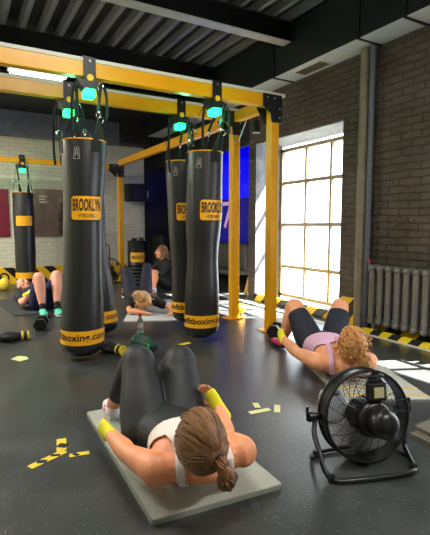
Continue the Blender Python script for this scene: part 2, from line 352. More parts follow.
# duct on the right wall
b = nb(); box(b, (3.72, YF, 3.125), (XR-.002, YB, 3.69)); duct = tag(obj('air_duct', b, 'ductside'), 'long rectangular dark air duct running along the top of the right brick wall', 'duct')
b = nb(); box(b, (3.722, YF+.01, 3.118), (XR-.004, YB-.01, 3.124)); obj('lit_underside', b, 'duct', duct)  # thin pale sheet: bounced light painted on the bottom face
for y in (0.1, 2.9, 3.46, 4.9, 6.6, 8.2):
    b = nb(); box(b, (3.705, y-.012, 3.105), (XR-.002, y+.012, 3.12)); box(b, (3.705, y-.012, 3.105), (3.72, y+.012, 3.6)); obj('joint_flange', b, 'steelblack', duct)
b = nb(); box(b, (3.79, 4.12, 3.108), (3.98, 4.60, 3.118))
f = obj('vent_grille', b, 'white', duct)
b = nb()
for k in range(11): box(b, (3.805, 4.14+k*.041, 3.102), (3.965, 4.16+k*.041, 3.108))
obj('grille_slats', b, 'black', f)
# fluorescent strip lamp seen between the yellow beams (unseen added fill lamps come further down)
LAMPS = [(.95, 6.0, 'white fluorescent strip lamp seen between the two yellow beams at left')]
for i, (x, y, lab) in enumerate(LAMPS):
    t = thing('strip_lamp', lab, 'lamp', (x, y, 3.05))
    b = nb(); box(b, (x-.34, y-.08, 3.03), (x+.34, y+.08, 3.07)); obj('housing', b, 'white', t)
    b = nb(); box(b, (x-.32, y-.06, 3.0), (x+.32, y+.06, 3.03), bev=.008); obj('tube_cover', b, 'lamp', t)
    b = nb(); cyl(b, (x-.2, y, 3.07), (x-.2, y, 3.78), .004, 6); obj('suspension_wire', b, 'black', t); b = nb(); cyl(b, (x+.2, y, 3.07), (x+.2, y, 3.78), .004, 6); obj('suspension_wire', b, 'black', t)

# column and pipe beside the window
b = nb(); cyl(b, (3.985, 3.60, 0), (3.985, 3.60, 3.10), .055, 24); cyl(b, (3.985, 3.60, 1.5), (3.985, 3.60, 1.54), .06, 24)
t = tag(obj('heating_pipe', b, 'pipe', None, True), 'thick beige vertical pipe standing against the wall right of the window', 'pipe')
b = nb(); cyl(b, (3.975, 3.49, 0), (3.975, 3.49, 3.10), .032, 20)
tag(obj('heating_pipe', b, 'pipegrey', None, True), 'thin grey vertical pipe standing between the beige pipe and the radiator', 'pipe')

# radiator
rad = thing('radiator', 'old cast iron column radiator painted grey against dark brick wall', 'radiator', (3.95, 2.8, 0))
for k in range(12):
    y = 3.34-k*.108; b = nb()
    for dx in (-.045, .045):
        loft(b, [(3.94+dx, y, .13), (3.94+dx, y, .40), (3.94+dx, y, .71)], [.034, .031, .034], n=10, sub=2)
    for z in (.14, .72): loft(b, [(3.885, y, z), (3.995, y, z)], [(.038, .038)]*2, n=10, sub=2)
    loft(b, [(3.94, y-.049, .70), (3.94, y+.049, .70)], [.022]*2, n=10, sub=1, cap=False); loft(b, [(3.94, y-.049, .16), (3.94, y+.049, .16)], [.022]*2, n=10, sub=1, cap=False)
    obj('section', b, 'iron', rad, True)
for y in (3.30, 2.32): 
    for x in (3.9, 3.98): b = nb(); box(b, (x-.014, y-.014, 0), (x+.014, y+.014, .12)); obj('foot', b, 'iron', rad)
b = nb(); cyl(b, (3.94, 3.35, .70), (3.94, 3.42, .70), .017, 12); cyl(b, (3.94, 3.42, .68), (3.94, 3.42, .78), .014, 12); f = obj('valve', b, 'iron', rad, True)
b = nb(); cyl(b, (3.94, 3.42, .78), (3.94, 3.42, .81), .02, 12); obj('valve_cap', b, 'red', f, True)

# ------------------------------------------------------------------ the yellow rig
ZB, ZT = 2.44, 2.565
rig = thing('training_rig', 'large yellow steel frame rig carrying the punching bags', 'rig', (3.02, 4.0, 0))
def beam(lo, hi, nm='beam'): b = nb(); box(b, lo, hi, bev=.004); return obj(nm, b, 'yellow', rig)
XP = 3.02
beam((XL+.3, 3.955, ZB), (XP+.05, 4.045, ZT)); beam((XL+.3, 4.72, ZB), (XP+.05, 4.81, ZT))
beam((XL+.3, 9.23, 2.35), (XP+.05, 9.31, 2.45)); beam((XP-.045, 4.045, ZB-.005), (XP+.045, 4.72, ZT-.01)); beam((XP-.045, 4.81, ZB-.025), (XP+.045, 9.23, ZT-.035))
for y, zt in ((4.0, ZB), (4.77, ZB), (9.27, 2.36)): 
    b = nb(); box(b, (XP-.05, y-.05, .012), (XP+.05, y+.05, zt), bev=.005); pst = obj('post', b, 'yellow', rig)
    b = nb(); box(b, (XP-.12, y-.09, 0), (XP+.09, y+.09, .012)); obj('base_plate', b, 'yellow', pst)
for y in (4.0, 4.77):   # white rails along the beam tops
    b = nb(); box(b, (XL+.3, y-.05, ZT), (XP+.13, y+.03, ZT+.03)); obj('top_rail', b, 'white', rig)
def corner(y, zt, zb, nm='corner_bracket', s=1):
    b = nb(); yy = y-.055
    prism(b, [(XP-.17*s, yy, zt), (XP+.075, yy, zt), (XP+.075, yy, zb-.16), (XP-.06, yy, zb-.16), (XP-.075, yy, zb-.07), (XP-.17*s, yy, zb+.0)], (0, -.012, 0))
    prism(b, [(XP-.17*s, y+.055, zt), (XP+.075, y+.055, zt), (XP+.075, y+.055, zb-.16), (XP-.06, y+.055, zb-.16), (XP-.17*s, y+.055, zb)], (0, .012, 0))
    prism(b, [(XP+.063, yy-.01, zt), (XP+.063, y+.07, zt), (XP+.063, y+.07, zb-.16), (XP+.063, yy-.01, zb-.16)], (.014, 0, 0))
    f = obj(nm, b, 'steelblack', rig)
    for px, pz in ((-.12, zt-.04), (-.03, zt-.04), (.04, zb-.02), (.04, zb-.11)):
        b = nb(); cyl(b, (XP+px, yy-.012, pz), (XP+px, yy-.022, pz), .012, 8); obj('bolt', b, 'bolt', f)
corner(4.0, ZT, ZB); corner(4.77, ZT-.01, ZB, s=1.2); corner(9.27, 2.45, 2.35, s=1.4)
for a_, c_ in (((XP-.16, 4.70, ZB-.02), (XP-.03, 4.70, ZB-.24)), ((XP+.06, 4.60, ZB), (XP+.02, 4.72, ZB-.24))):
    b = nb(); cyl(b, a_, c_, .007, 8); obj('brace_rod', b, 'bolt', rig)
# little downlight hanging below the corner of the rig
b = nb(); cyl(b, (3.10, 4.42, 2.27), (3.10, 4.42, 2.40), .05, 24, .035); cyl(b, (3.10, 4.42, 2.40), (3.10, 4.42, 2.47), .01, 8); box(b, (3.066, 4.40, 2.45), (3.11, 4.44, 2.48))
t = tag(obj('spotlight', b, 'steelblack', None, True), 'small black bell shaped spotlight hanging under the corner of the yellow rig', 'lamp')
b = nb(); cyl(b, (3.10, 4.42, 2.262), (3.10, 4.42, 2.27), .046, 24); obj('lens', b, 'spot', t)

# ------------------------------------------------------------------ punching bags
CAMXY = V((0, 0))
def bag_radius(seed, rad):
    def f(h):   # h 0..1 up the bag
        w = 1+.035*math.sin(h*7+seed)+.02*math.sin(h*15+seed*2)-.06*math.exp(-((h-.45)/.13)**2)
        return rad*w
    return f
def punching_bag(x, y, ztop, zbot, rad, tx, ty, label, seed, seam=0, beamz=(ZB, ZT), bx=None, small=False, turn=0.0, LD=.57, bandc=-.95):
    """hanging bag: axis from (x,y,zbot) to (tx,ty,ztop)"""
    t = thing('punching_bag', label, 'punching bag', (x, y, zbot), 'punching bags hanging from the yellow rig')
    Hh = ztop-zbot; rf = bag_radius(seed, rad)
    face = math.atan2(-y, -x)+turn        # direction from the bag to where the labels look
    ctr = lambda h: V((x+(tx-x)*h, y+(ty-y)*h, zbot+Hh*h))
    def surf(a, h, off=0):
        r = rf(h)
        if h < .045: r *= math.sqrt(max(.0, 1-((.045-h)/.05)**2))
        r += off
        r *= 1+.012*math.sin(a*3+seed+h*9)
        return ctr(h)+V((math.cos(a), math.sin(a), 0))*r
    b = nb(); rings = []
    hs = [0, .004, .01, .02, .03, .045]+[.045+(.955)*k/50 for k in range(1, 51)]
    for h in hs: rings.append([b.verts.new(surf(2*PI*j/48, h)) for j in range(48)])
    for A, B in zip(rings, rings[1:]):
        for j in range(48): b.faces.new((A[j], A[(j+1) % 48], B[(j+1) % 48], B[j]))
    b.faces.new(rings[0][::-1]); b.faces.new(rings[-1])
    obj('bag_body', b, 'leather', t, True, 60)
    # yellow piping at the top
    b = nb(); tube(b, [surf(2*PI*j/40, 1.0, .001) for j in range(40)], .006, 6, closed=True); obj('top_piping', b, 'label', t, True)
    def patch(nm, a0, a1, h0, h1, off, m, thick=.002, parent=t, rnd=0):
        b = nb(); na = max(6, int((a1-a0)*20)); nh = 8; G = []
        for i in range(nh+1):
            row = []
            for j in range(na+1):
                u, v = j/na, i/nh
                if rnd:  # rounded corners
                    v_ = v; e = rnd*(1-math.sqrt(max(0, 1-(max(0, abs(u-.5)*2-(1-rnd))/rnd)**2))); v_ = min(max(v, e*.6), 1-e*.6); v = v_
                row.append(b.verts.new(surf(a0+(a1-a0)*u, h0+(h1-h0)*v, off)))
            G.append(row)
        for i in range(nh):
            for j in range(na):
                try: b.faces.new((G[i][j], G[i][j+1], G[i+1][j+1], G[i+1][j]))
                except Exception: pass
        return obj(nm, b, m, parent, True)
    c = face+seam
    lr = (ztop-zbot); hL = 1-LD/1.86
    f = patch('front_label', c-.82, c+.82, hL-.058, hL+.058, .004, 'ink', rnd=.2)
    patch('label_field', c-.78, c+.78, hL-.053, hL+.053, .006, 'label', parent=f, rnd=.2)
    def wrap_text(s, w, hh, c, h, off, m, parent, nm, bold):
        tb = text_bm(s, w, hh, 0.0, bold)
        for v in tb.verts: v.co = surf(c-(-v.co.x)/rad, h+v.co.y/lr, off)
        bmesh.ops.remove_doubles(tb, verts=tb.verts, dist=1e-5)
        return obj(nm, tb, m, parent)
    if not small:
        wrap_text('BROOKLYN', rad*1.42, .105, c, hL+.014, .009, 'ink', f, 'lettering', .03)
        wrap_text('\u2022 FITBOXING \u2022', rad*.95, .032, c, hL-.034, .009, 'ink', f, 'small_lettering', .01)
    band = patch('bottom_band', 0, 2*PI, .066, .132, .004, 'label')
    if not small:
        wrap_text('brooklynfitboxing.com', rad*4.4, .082, face+bandc, .099, .007, 'ink', band, 'band_lettering', .02)
    # small stitched badge near the top
    if not small:
        bd = patch('badge', face-.32-.16, face-.32+.16, .905, .965, .004, 'steelblack')
        b = nb(); P = [surf(face-.32+da, h, .007) for da, h in ((-.13, .91), (.13, .91), (.09, .96), (-.09, .96))]; tube(b, sum([[P[i].lerp(P[(i+1) % 4], q/6) for q in range(6)] for i in range(4)], []), .0022, 5, closed=True)
        P = [surf(face-.32+da, h, .007) for da, h in ((-.07, .92), (0, .955), (.07, .92))]; tube(b, P, .0022, 5, 3); P = [surf(face-.32+da, .932, .007) for da in (-.05, .05)]; tube(b, P, .0022, 5, 2); obj('badge_outline', b, 'printing', bd)
    # bracket on the beam
    bx = bx if bx is not None else tx; z0, z1 = beamz; hw = .05; yb = ty
    b = nb(); box(b, (bx-hw, yb-.067, z0-.10), (bx+hw, yb-.055, z1+.05)); box(b, (bx-hw, yb+.052, z0-.10), (bx+hw, yb+.062, z1+.05)); box(b, (bx-hw, yb-.067, z1+.035), (bx+hw, yb+.062, z1+.05))
    prism(b, [(bx-hw-.06, yb-.06, z0-.03), (bx+hw+.06, yb-.06, z0-.03), (bx+hw, yb-.06, z0-.10), (bx-hw, yb-.06, z0-.10)], (0, .12, 0))
    br = obj('beam_bracket', b, 'steelblack', t)
    b = nb(); cyl(b, (bx, yb-.067, z0-.01), (bx, yb-.074, z0-.01), .028, 20); obj('round_badge', b, 'label', br)
    b = nb(); cyl(b, (bx, yb-.067, z1-.0), (bx, yb-.076, z1-.0), .011, 8); obj('bolt', b, 'bolt', br)
    b = nb(); box(b, (bx-.045, yb-.075, z0-.165), (bx+.045, yb+.055, z0-.10), bev=.008); lp = obj('green_lamp', b, 'green', br)
    # straps: four from the bracket plate to the bag mouth with triangular tabs
    for k in range(4):
        a = face+PI/4*(2*k+1)*.9-.15; q = surf(a, 1.0, .002); q2 = surf(a, .955, .006)
        p0 = V((bx+(.09 if math.cos(a) > 0 else -.09), yb+(-.07 if math.sin(a) < 0 else .05), z0-.06)); mid = q.lerp(p0, .42)
        sd = V((-math.sin(a), math.cos(a), 0))
        st = nb(); tabs = nb(); hooks = nb(); h2 = nb()
        loft(st, [mid+V((0,0,.04)), mid.lerp(p0, .5)+V((0,0,.03)), p0], [(.014, .003)]*3, side=sd, n=6, sub=3, cap=False)
        loft(tabs, [q2+V((0,0,-.02)), q2, q, mid-V((0,0,.03))], [(.052, .004), (.042, .004), (.034, .005), (.010, .006)], side=sd, n=8, sub=3, cap=False)
        ring(hooks, mid+V((0,0,.01)), sd+V((0,0,.2)), .026, .0045, 5, 14); ring(h2, p0+V((0,0,.0)), V((0,1,0)), .02, .004, 5, 12)
        obj('webbing_strap', st, 'strap', t); obj('strap_tab', tabs, 'strap', t); obj('hook', hooks, 'chrome', t, True); obj('hook', h2, 'chrome', t, True)
    if not small:   # long loose adjusting straps and loops
        for sx, dz in ((-.16, -.62), (.14, -.30)):
            lo = nb(); p0 = V((bx+sx*.7, yb-.03, z0-.04)); loft(lo, [p0, p0+V((sx*.25, -.02, .03+dz*.3)), p0+V((sx*.32, -.03, dz*.7)), p0+V((sx*.26, -.03, dz))], [(.013, .003)]*4, side=V((.8,-.5,0)), n=6, sub=4, cap=False)
            obj('loose_strap', lo, 'strap', t)
    return t, lp
lampspots = []
t_, l_ = punching_bag(.925, 4.00, 1.90, .03, .178, .99, 4.0, 'foremost black punching bag at left with full yellow label, in front of all others', .3, seam=.18, bx=1.04); lampspots.append((1.04, 3.97, ZB-.2))
t_, l_ = punching_bag(1.31, 4.77, 1.90, .03, .185, 1.13, 4.77, 'punching bag mostly hidden behind the foremost left bag', 1.4, bx=1.03); lampspots.append((1.03, 4.74, ZB-.2))
t_, l_ = punching_bag(2.135, 4.0, 1.90, .04, .175, 2.185, 4.0, 'front black punching bag of the centre pair, hanging before the yellow post', 2.2, seam=.58, bx=2.29, bandc=-.45); lampspots.append((2.29, 3.97, ZB-.2))
t_, l_ = punching_bag(2.35, 4.77, 1.91, .04, .168, 2.28, 4.77, 'rear punching bag of the centre pair, half hidden by the one before it', 3.1, seam=.40, bx=2.27, bandc=-.3); lampspots.append((2.27, 4.74, ZB-.2))
t_, l_ = punching_bag(1.12, 9.27, 1.80, .06, .19, 1.12, 9.27, 'distant black punching bag by the cream brick wall, left of the brown poster', 4.0, beamz=(2.35, 2.45), small=True); lampspots.append((1.12, 9.24, 2.12))

# ------------------------------------------------------------------ screens, posters and back wall equipment
t = thing('wall_screen', 'tall glowing blue wall screen with a pale numeral, between bag and pier', 'screen', (4.95, 8, .8))
XS = 4.558
b = nb(); box(b, (XS-.04, 6.47, 1.68), (XS, 9.5, 2.75)); obj('upper_panel', b, 'blue', t)
b = nb(); box(b, (XS-.04, 6.47, .86), (XS, 9.5, 1.66)); lo = obj('lower_panel', b, 'navy', t)
tb = text_bm('7', .36, .5, .003, .0)
for v in tb.verts: v.co = V((XS-.044+v.co.z, 7.36-v.co.x, 1.38+v.co.y))
obj('numeral', tb, 'numeral', lo)
# low dark unit and leaning pad in the annex
t = thing('padded_bench', 'dark grey upholstered bench backrest below the blue screen', 'bench', (4.4, 7.2, 0))
b = nb(); box(b, (4.40, 6.6, .38), (4.53, 7.9, .84), bev=.03); obj('backrest', b, 'fabricgrey', t)
b = nb(); box(b, (4.14, 6.6, .30), (4.53, 7.9, .38), bev=.02); obj('seat', b, 'fabricgrey', t)
for y in (6.65, 7.85):
    for x in (4.18, 4.5): b = nb(); box(b, (x-.02, y-.02, 0), (x+.02, y+.02, .31)); obj('leg', b, 'steelblack', t)
b = nb(); Mx = Matrix.Translation((4.22, 6.25, 0.01)) @ Matrix.Rotation(.32, 4, 'Y') @ Matrix.Rotation(.5, 4, 'Z'); box(b, (-.09, -.03, 0), (.09, .03, .42), Mx, .015)
tag(obj('kick_pad', b, 'yellow'), 'yellow pad leaning on the pier behind the rear yellow post', 'pad')
# posters
def poster(x0, x1, z0, z1, m, lab, fig=False):
    t = thing('wall_poster', lab, 'poster', ((x0+x1)/2, YB, z0))
    b = nb(); box(b, (x0, YB-.025, z0), (x1, YB-.001, z1)); obj('panel', b, m, t)
    if fig:
        xc = x1-.13; b = nb(); ell(b, (xc, YB-.026, z1-.32), (.05, .004, .065)); ell(b, (xc+.01, YB-.026, z1-.58), (.10, .004, .2)); ell(b, (xc-.02, YB-.026, z1-.83), (.08, .004, .14)); obj('printed_figure', b, 'figure', t)
        b = nb()
        for k in range(3): box(b, (x0+.1, YB-.028, z1-.16-k*.06), (x0+.24-.03*(k % 2), YB-.0255, z1-.135-k*.06))
        obj('printed_lines', b, 'printing', t)
poster(.30, .92, .95, 1.90, 'maroon', 'dark red poster on cream brick wall at the left edge')
poster(1.40, 2.08, .95, 1.93, 'brown', 'brown grey poster with a dim figure on the cream brick wall', True)
# loudspeaker cabinet on the back wall
t = thing('wall_loudspeaker', 'black box loudspeaker mounted high on back wall behind yellow post', 'speaker', (3.6, 9.8, 1.7))
b = nb(); box(b, (3.30, 9.55, 1.72), (3.92, 9.838, 2.10), bev=.01); obj('cabinet', b, 'black', t)
b = nb(); cyl(b, (3.52, 9.55, 1.88), (3.52, 9.54, 1.88), .09, 24); obj('driver', b, 'steelblack', t, True)
b = nb(); cyl(b, (3.7, 9.70, 2.10), (3.7, 9.70, 2.12), .05, 12); obj('mount', b, 'steelblack', t)
b = nb(); box(b, (3.74, 9.542, 1.80), (3.76, 9.55, 1.95)); obj('badge', b, 'printing', t)
# barrel with yellow label on a stack of plates
t = thing('drum_barrel', 'black drum barrel with yellow label standing behind the seated woman', 'barrel', (3.12, 8.55, 0))
b = nb(); lathe(b, [(.19, .0), (.2, .02), (.2, .40), (.205, .41), (.2, .42), (.2, .85), (.205, .86), (.19, .88)], (3.12, 8.55, 0), n=32); obj('drum', b, 'steelblack', t, True)
b = nb()
for k in range(5): ring(b, (3.12, 8.55, .06+k*.07), (0,0,1), .203, .008, 5, 32)
obj('hoop', b, 'bolt', t, True)
b = nb(); G = []
for i in range(2): G.append([b.verts.new(V((3.12+.207*math.cos(a), 8.55+.207*math.sin(a), .46+.19*i))) for a in [math.radians(210+k*9) for k in range(10)]])
for j in range(9): b.faces.new((G[0][j], G[0][j+1], G[1][j+1], G[1][j]))
lb = obj('paper_label', b, 'label', t, True)
tb = text_bm('BROOKLYN', .24, .07, 0, .02)
for v in tb.verts: a = math.radians(250)+v.co.x/.21; v.co = V((3.12+.21*math.cos(a), 8.55+.21*math.sin(a), .555+v.co.y))
obj('lettering', tb, 'ink', lb)
b = nb(); cyl(b, (3.18, 8.5, .88), (3.18, 8.5, .94), .05, 16); box(b, (3.0, 8.5, .88), (3.1, 8.56, .93)); obj('drum_lid_fittings', b, 'black', t)
# dark vertical pad beside barrel
t = thing('equipment_cupboard', 'tall dark equipment cupboard against the black wall behind the seated woman', 'cupboard', (3.9, 9.3, 0))
b = nb(); box(b, (3.95, 9.2, 0), (4.35, 9.83, .95), bev=.01); obj('cupboard_body', b, 'black', t)
b = nb(); box(b, (3.97, 9.185, .05), (4.33, 9.2, .9)); obj('cupboard_door', b, 'steelblack', t)
# wheel trainer by rear post
t = thing('exercise_machine', 'black spoked exercise wheel on a low frame left of the rear yellow post', 'exercise machine', (2.62, 8.9, 0))
b = nb(); c = V((2.66, 8.9, .30)); ring(b, c, (.5,.86,0), .22, .012, 6, 32); ring(b, c+V((.02,.03,0)), (.5,.86,0), .18, .006, 5, 32)
obj('rim', b, 'steelblack', t, True)
b = nb(); s_ = V((.86,-.5,0))
for k in range(8): a = PI*k/8; d = s_*math.cos(a)+V((0,0,1))*math.sin(a); cyl(b, c-d*.21, c+d*.21, .005, 6)
cyl(b, c-V((.5,.86,0))*.06, c+V((.5,.86,0))*.06, .07, 20); obj('hub_and_spokes', b, 'steelblack', t, True)
b = nb(); tube(b, [c, c+V((-.1,.0,-.29)), c+V((-.14,.0,-.285))], .012, 8, 2); tube(b, [c, c+V((.14,.0,-.29))], .012, 8, 2); tube(b, [c-V((.26,0,.287)), c+V((.26,0,-.287))], .012, 8, 2); tube(b, [c, c+V((0,.05,.45)), c+V((-.08,.05,.5))], .012, 8, 3); obj('support_frame', b, 'steelblack', t, True)

# ------------------------------------------------------------------ exercise mats
def rmat(p0, ux, uy, w, l, h, m, lab, z=0, tape=False, top=None):
    """mat with near-left corner p0, width along ux, length along uy"""
    ux, uy = V(ux).normalized(), V(uy).normalized(); b = nb(); r = .02; P = []
    for (cx, cy, a0) in ((r, r, PI), (w-r, r, 1.5*PI), (w-r, l-r, 0), (r, l-r, .5*PI)):
        for k in range(5): a = a0+k*PI/8; P.append(V((p0[0], p0[1], z))+ux*(cx+r*math.cos(a))+uy*(cy+r*math.sin(a)))
    prism(b, P, (0, 0, h)); o = obj('exercise_mat', b, m)
    tag(o, lab, 'exercise mat', 'exercise mats')
    if top:
        b = nb(); q = [V((p0[0], p0[1], z+h))+ux*x+uy*y for x, y in ((.006, .006), (w-.006, .006), (w-.006, l-.006), (.006, l-.006))]; prism(b, q, (0, 0, .002)); obj('top_layer', b, top, o)
    if tape:
        b = nb()
        for y in (.06, .2): q = [V((p0[0], p0[1], z+h+.001))+ux*x+uy*(y+yy) for x, yy in ((.0, 0), (w, 0), (w, .035), (0, .035))]; prism(b, q, (0, 0, .0015))
        obj('edge_tape', b, 'mattape', o)
    return o
rmat((.612, 1.56), (.605, -.055, 0), (.035, 1.2, 0), .61, 1.18, .02, 'matgrey', 'grey foam mat under the woman in the white tank top', top='mattop')
rmat((1.915, 2.09), (.93, -.37, 0), (.37, .93, 0), .60, 1.30*.95, .015, 'matgrey', 'grey green mat under the woman in the lilac top', tape=True) if 0 else None
rmat((2.19, 2.10), (.86, -.51, 0), (.42, .907, 0), .62, 1.45, .015, 'matgrey', 'grey green mat with tape strips under the woman in the lilac top', tape=True, top='mattop')
rmat((1.72, 5.25), (.86, -.42, 0), (.42, .90, 0), .66, 1.6, .012, 'matpale', 'pale shiny mat under the woman with strawberry blonde hair', z=0)
rmat((.60, 6.3), (.98, -.1, 0), (-.1, .98, 0), .7, 1.5, .012, 'matdark', 'dark thin mat under the man in turquoise shoes')
rmat((2.15, 1.31), (.995, .02, 0), (.0, 1, 0), .60, .24, .02, 'matstack', 'lower taupe foam pad of the short stack at the right edge')
rmat((2.205, 1.33), (.995, .02, 0), (.04, 1, 0), .60, .24, .02, 'matstack', 'upper taupe foam pad of the short stack at the right edge', z=.0205)

# ------------------------------------------------------------------ floor fan
def make_fan():
    base = V((1.725, 1.47, 0)); f2 = V((.30, .95, 0)).normalized(); p = V((f2.y, -f2.x, 0))
    bk = V((-.30, -.93, .14)).normalized(); C = base+V((0, 0, .238))-bk*.03; R = .222
    t = thing('floor_fan', 'black metal floor fan on a tubular stand, its back with motor towards us', 'fan', base)
    up = p.cross(bk)*-1 
    if up.z < 0: up = -up
    D = .085
    # drum: band between the two guards
    b = nb(); A = C+bk*.02; F = C-bk*(D-.02); n = 64; rows = []
    for (c, r) in ((A, R), (A, R-.006), (F, R-.006), (F, R)):
        rows.append([b.verts.new(c+(p*math.cos(2*PI*j/n)+up*math.sin(2*PI*j/n))*r) for j in range(n)])
    for i in range(4):
        for j in range(n): b.faces.new((rows[i][j], rows[i][(j+1) % n], rows[(i+1) % 4][(j+1) % n], rows[(i+1) % 4][j]))
    obj('drum', b, 'fanblack', t, True, 40)
    b = nb(); ring(b, A, bk, R+.002, .007, 8, 64); ring(b, F, bk, R+.002, .007, 8, 64); obj('rim', b, 'fanblack', t, True)
    def guard(c0, sgn, nm):
        b = nb()
        hgt = lambda r: .055*(1-(r/R)**2)**.8*sgn
        nr_ = 17 if sgn > 0 else 9
        for k in range(1, nr_): r = R*(.28+.72*k/nr_); ring(b, c0+bk*hgt(r), bk, r, .0010, 4, 56)
        for k in range(20):
            pts = []
            for q in range(9):
                r = R*(.25+.75*q/8); a = 2*PI*k/20+.35*(1-q/8); pts.append(c0+bk*hgt(min(r, R))+(p*math.cos(a)+up*math.sin(a))*r)
            tube(b, pts, .0015, 5, 2)
        return obj(nm, b, 'fanwire', t, True)
    guard(A, 1, 'rear_guard'); guard(F, -1, 'front_guard')
    # motor
    Mo = C+bk*.0; b = nb(); lathe(b, [(.03, -.05), (.085, -.045), (.088, .085), (.08, .10), (.07, .105)], Mo, bk, 32); obj('motor_housing', b, 'fanblack', t, True, 50)
    b = nb(); lathe(b, [(.064, .10), (.068, .105), (.068, .17), (.062, .19), (.045, .205), (.02, .212), (.001, .214)], Mo+p*.0, bk, 32); mc = obj('motor_cap', b, 'fanblack', t, True, 50)
    b = nb()
    for k in range(12): a = 2*PI*k/12; d = (p*math.cos(a)+up*math.sin(a)); box(b, (-.004, -.004, -.03), (.004, .004, .075), Matrix.Translation(Mo+d*.089) @ Matrix((p, up, bk)).transposed().to_4x4())
    obj('cooling_rib', b, 'fanblack', t)
    # blades
    hub = C-bk*.075; b = nb(); lathe(b, [(.045, -.02), (.045, .03)], hub, bk, 24); obj('hub', b, 'fanblack', t, True)
    for k in range(3):
        b = nb(); G = []; a0 = 2*PI*k/3+.6
        for i in range(9):
            r = .04+.185*i/8; wd = .35+.35*math.sin(PI*min(1, i/8*.8+.15)); row = []
            for j in range(7):
                a = a0+(j/6-.5)*wd*1.7+.25*i/8; row.append(b.verts.new(hub+(p*math.cos(a)+up*math.sin(a))*r+bk*((j/6-.5)*.055)))
            G.append(row)
        for i in range(8):
            for j in range(6): b.faces.new((G[i][j], G[i][j+1], G[i+1][j+1], G[i+1][j]))
        o = obj('blade', b, 'blade', t, True); md = o.modifiers.new('s', 'SOLIDIFY'); md.thickness = .003
    # control box on the upper part of the rear guard
    mt = lambda o: Matrix.Translation(o) @ Matrix((p, up, bk)).transposed().to_4x4()
    b = nb(); bc = C+up*.135+bk*.085+p*.012; box(b, (-.045, -.045, -.025), (.045, .045, .025), mt(bc), .01); cb = obj('control_box', b, 'fanblack', t)
    b = nb(); box(b, (-.026, -.026, .025), (.026, .024, .027), mt(bc)); obj('rating_label', b, 'fanlabel', cb)
    b = nb(); box(b, (-.03, .045, -.01), (.03, .058, .012), mt(bc), .004); cyl(b, bc+up*.05-p*.03, bc+up*.065-p*.03, .008); cyl(b, bc+up*.05, bc+up*.065, .008); obj('switch', b, 'fanblack', cb)
    b = nb(); tube(b, [bc+up*.045, bc+up*.02-bk*.03, C+up*.08+bk*.04], .006, 6, 3); tube(b, [bc-up*.04-bk*.01, C+up*.05+bk*.06], .012, 8, 2); obj('cable', b, 'fanblack', cb, True)
    b = nb(); hc = C+up*(.205)+bk*.075; tube(b, [hc-p*.06-bk*.03-up*.0, hc-p*.055, hc, hc+p*.055, hc+p*.06-bk*.03], .007, 8, 4); obj('carry_handle', b, 'fanblack', t, True)
    # stand
    PL = C-p*(R+.02)-bk*.06; PR = C+p*(R+.02)-bk*.06; g = lambda x, y, z: base+p*x+f2*y+V((0, 0, z))
    b = nb(); rr = .0125
    tube(b, [PL, PL.lerp(g(-.27, .0, .1), .5)+p*-.015, g(-.275, -.03, .10), g(-.272, -.09, .035), g(-.24, -.135, .0135), g(-.15, -.150, .0135), g(0, -.155, .0135), g(.11, -.150, .0135), g(.175, -.125, .0135), g(.205, -.05, .020), g(.222, .02, .05), g(.238, .05, .13), PR], rr, 12, 6)
    obj('stand_tube', b, 'fanblack', t, True)
    b = nb(); tube(b, [g(-.275, -.02, .08), g(-.27, .06, .02), g(-.22, .12, .0135), g(0, .14, .0135), g(.16, .12, .0135), g(.195, .06, .0135), g(.207, -.03, .018)], .0095, 10, 5); obj('rear_floor_tube', b, 'fanblack', t, True)
    for s, q in ((-1, PL), (1, PR)):
        b = nb(); cyl(b, q-p*s*.035, q+p*s*.02, .02, 16); cyl(b, q+p*s*.02, q+p*s*.04, .026, 16); box(b, (-.006, -.02, -.006), (.006, .05, .006), mt(q+p*s*.045)); obj('tilt_knob', b, 'fanblack', t, True)
    for q in (g(-.255, -.12, 0), g(.18, -.115, 0), g(-.22, .12, 0), g(.16, .12, 0)):
        b = nb(); cyl(b, q+V((0,0,.0)), q+V((0,0,.03)), .017, 16); obj('rubber_foot', b, 'fanblack', t, True)
make_fan()
# ------------------------------------------------------------------ people
def hand(bm, w, d, n, sgn, curl=.5, s=1.0):
    """palm + five fingers; w wrist, d hand direction, n palm normal (palm faces n), sgn thumb side"""
    d = V(d).normalized(); n = V(n); n = (n-d*n.dot(d)).normalized(); t = d.cross(n)*sgn
    loft(bm, [w-d*.02*s, w+d*.02*s, w+d*.05*s, w+d*.085*s], [(.024*s, .019*s), (.031*s, .017*s), (.040*s, .015*s), (.039*s, .012*s)], side=t, n=12, sub=3)
    for k, (o, L, r) in enumerate(((.028, .068, .0085), (.010, .078, .0088), (-.009, .072, .0085), (-.027, .056, .0075))):
        p = w+d*.075*s+t*o*s; q = p; pts = [p-d*.02*s, p]; a = 0
        for seg in (.45, .32, .25):
            a += curl*(.8 if seg > .4 else 1.0); dd = (d*math.cos(a)+n*math.sin(a)+t*o*1.6).normalized(); q = q+dd*L*seg*s; pts.append(q)
        loft(bm, pts, [r*s, r*1.05*s, r*s, r*.9*s, r*.72*s], n=8, sub=2)
    p = w+d*.025*s+t*.022*s; p1 = p+(d*.6+t*.7+n*.25).normalized()*.036*s; p2 = p1+(d*.85+t*.35+n*.5*curl).normalized()*.028*s; p3 = p2+(d+n*.6*curl).normalized()*.022*s
    loft(bm, [p, p1, p2, p3], [.013*s, .011*s, .0095*s, .0075*s], n=8, sub=3)
    return t

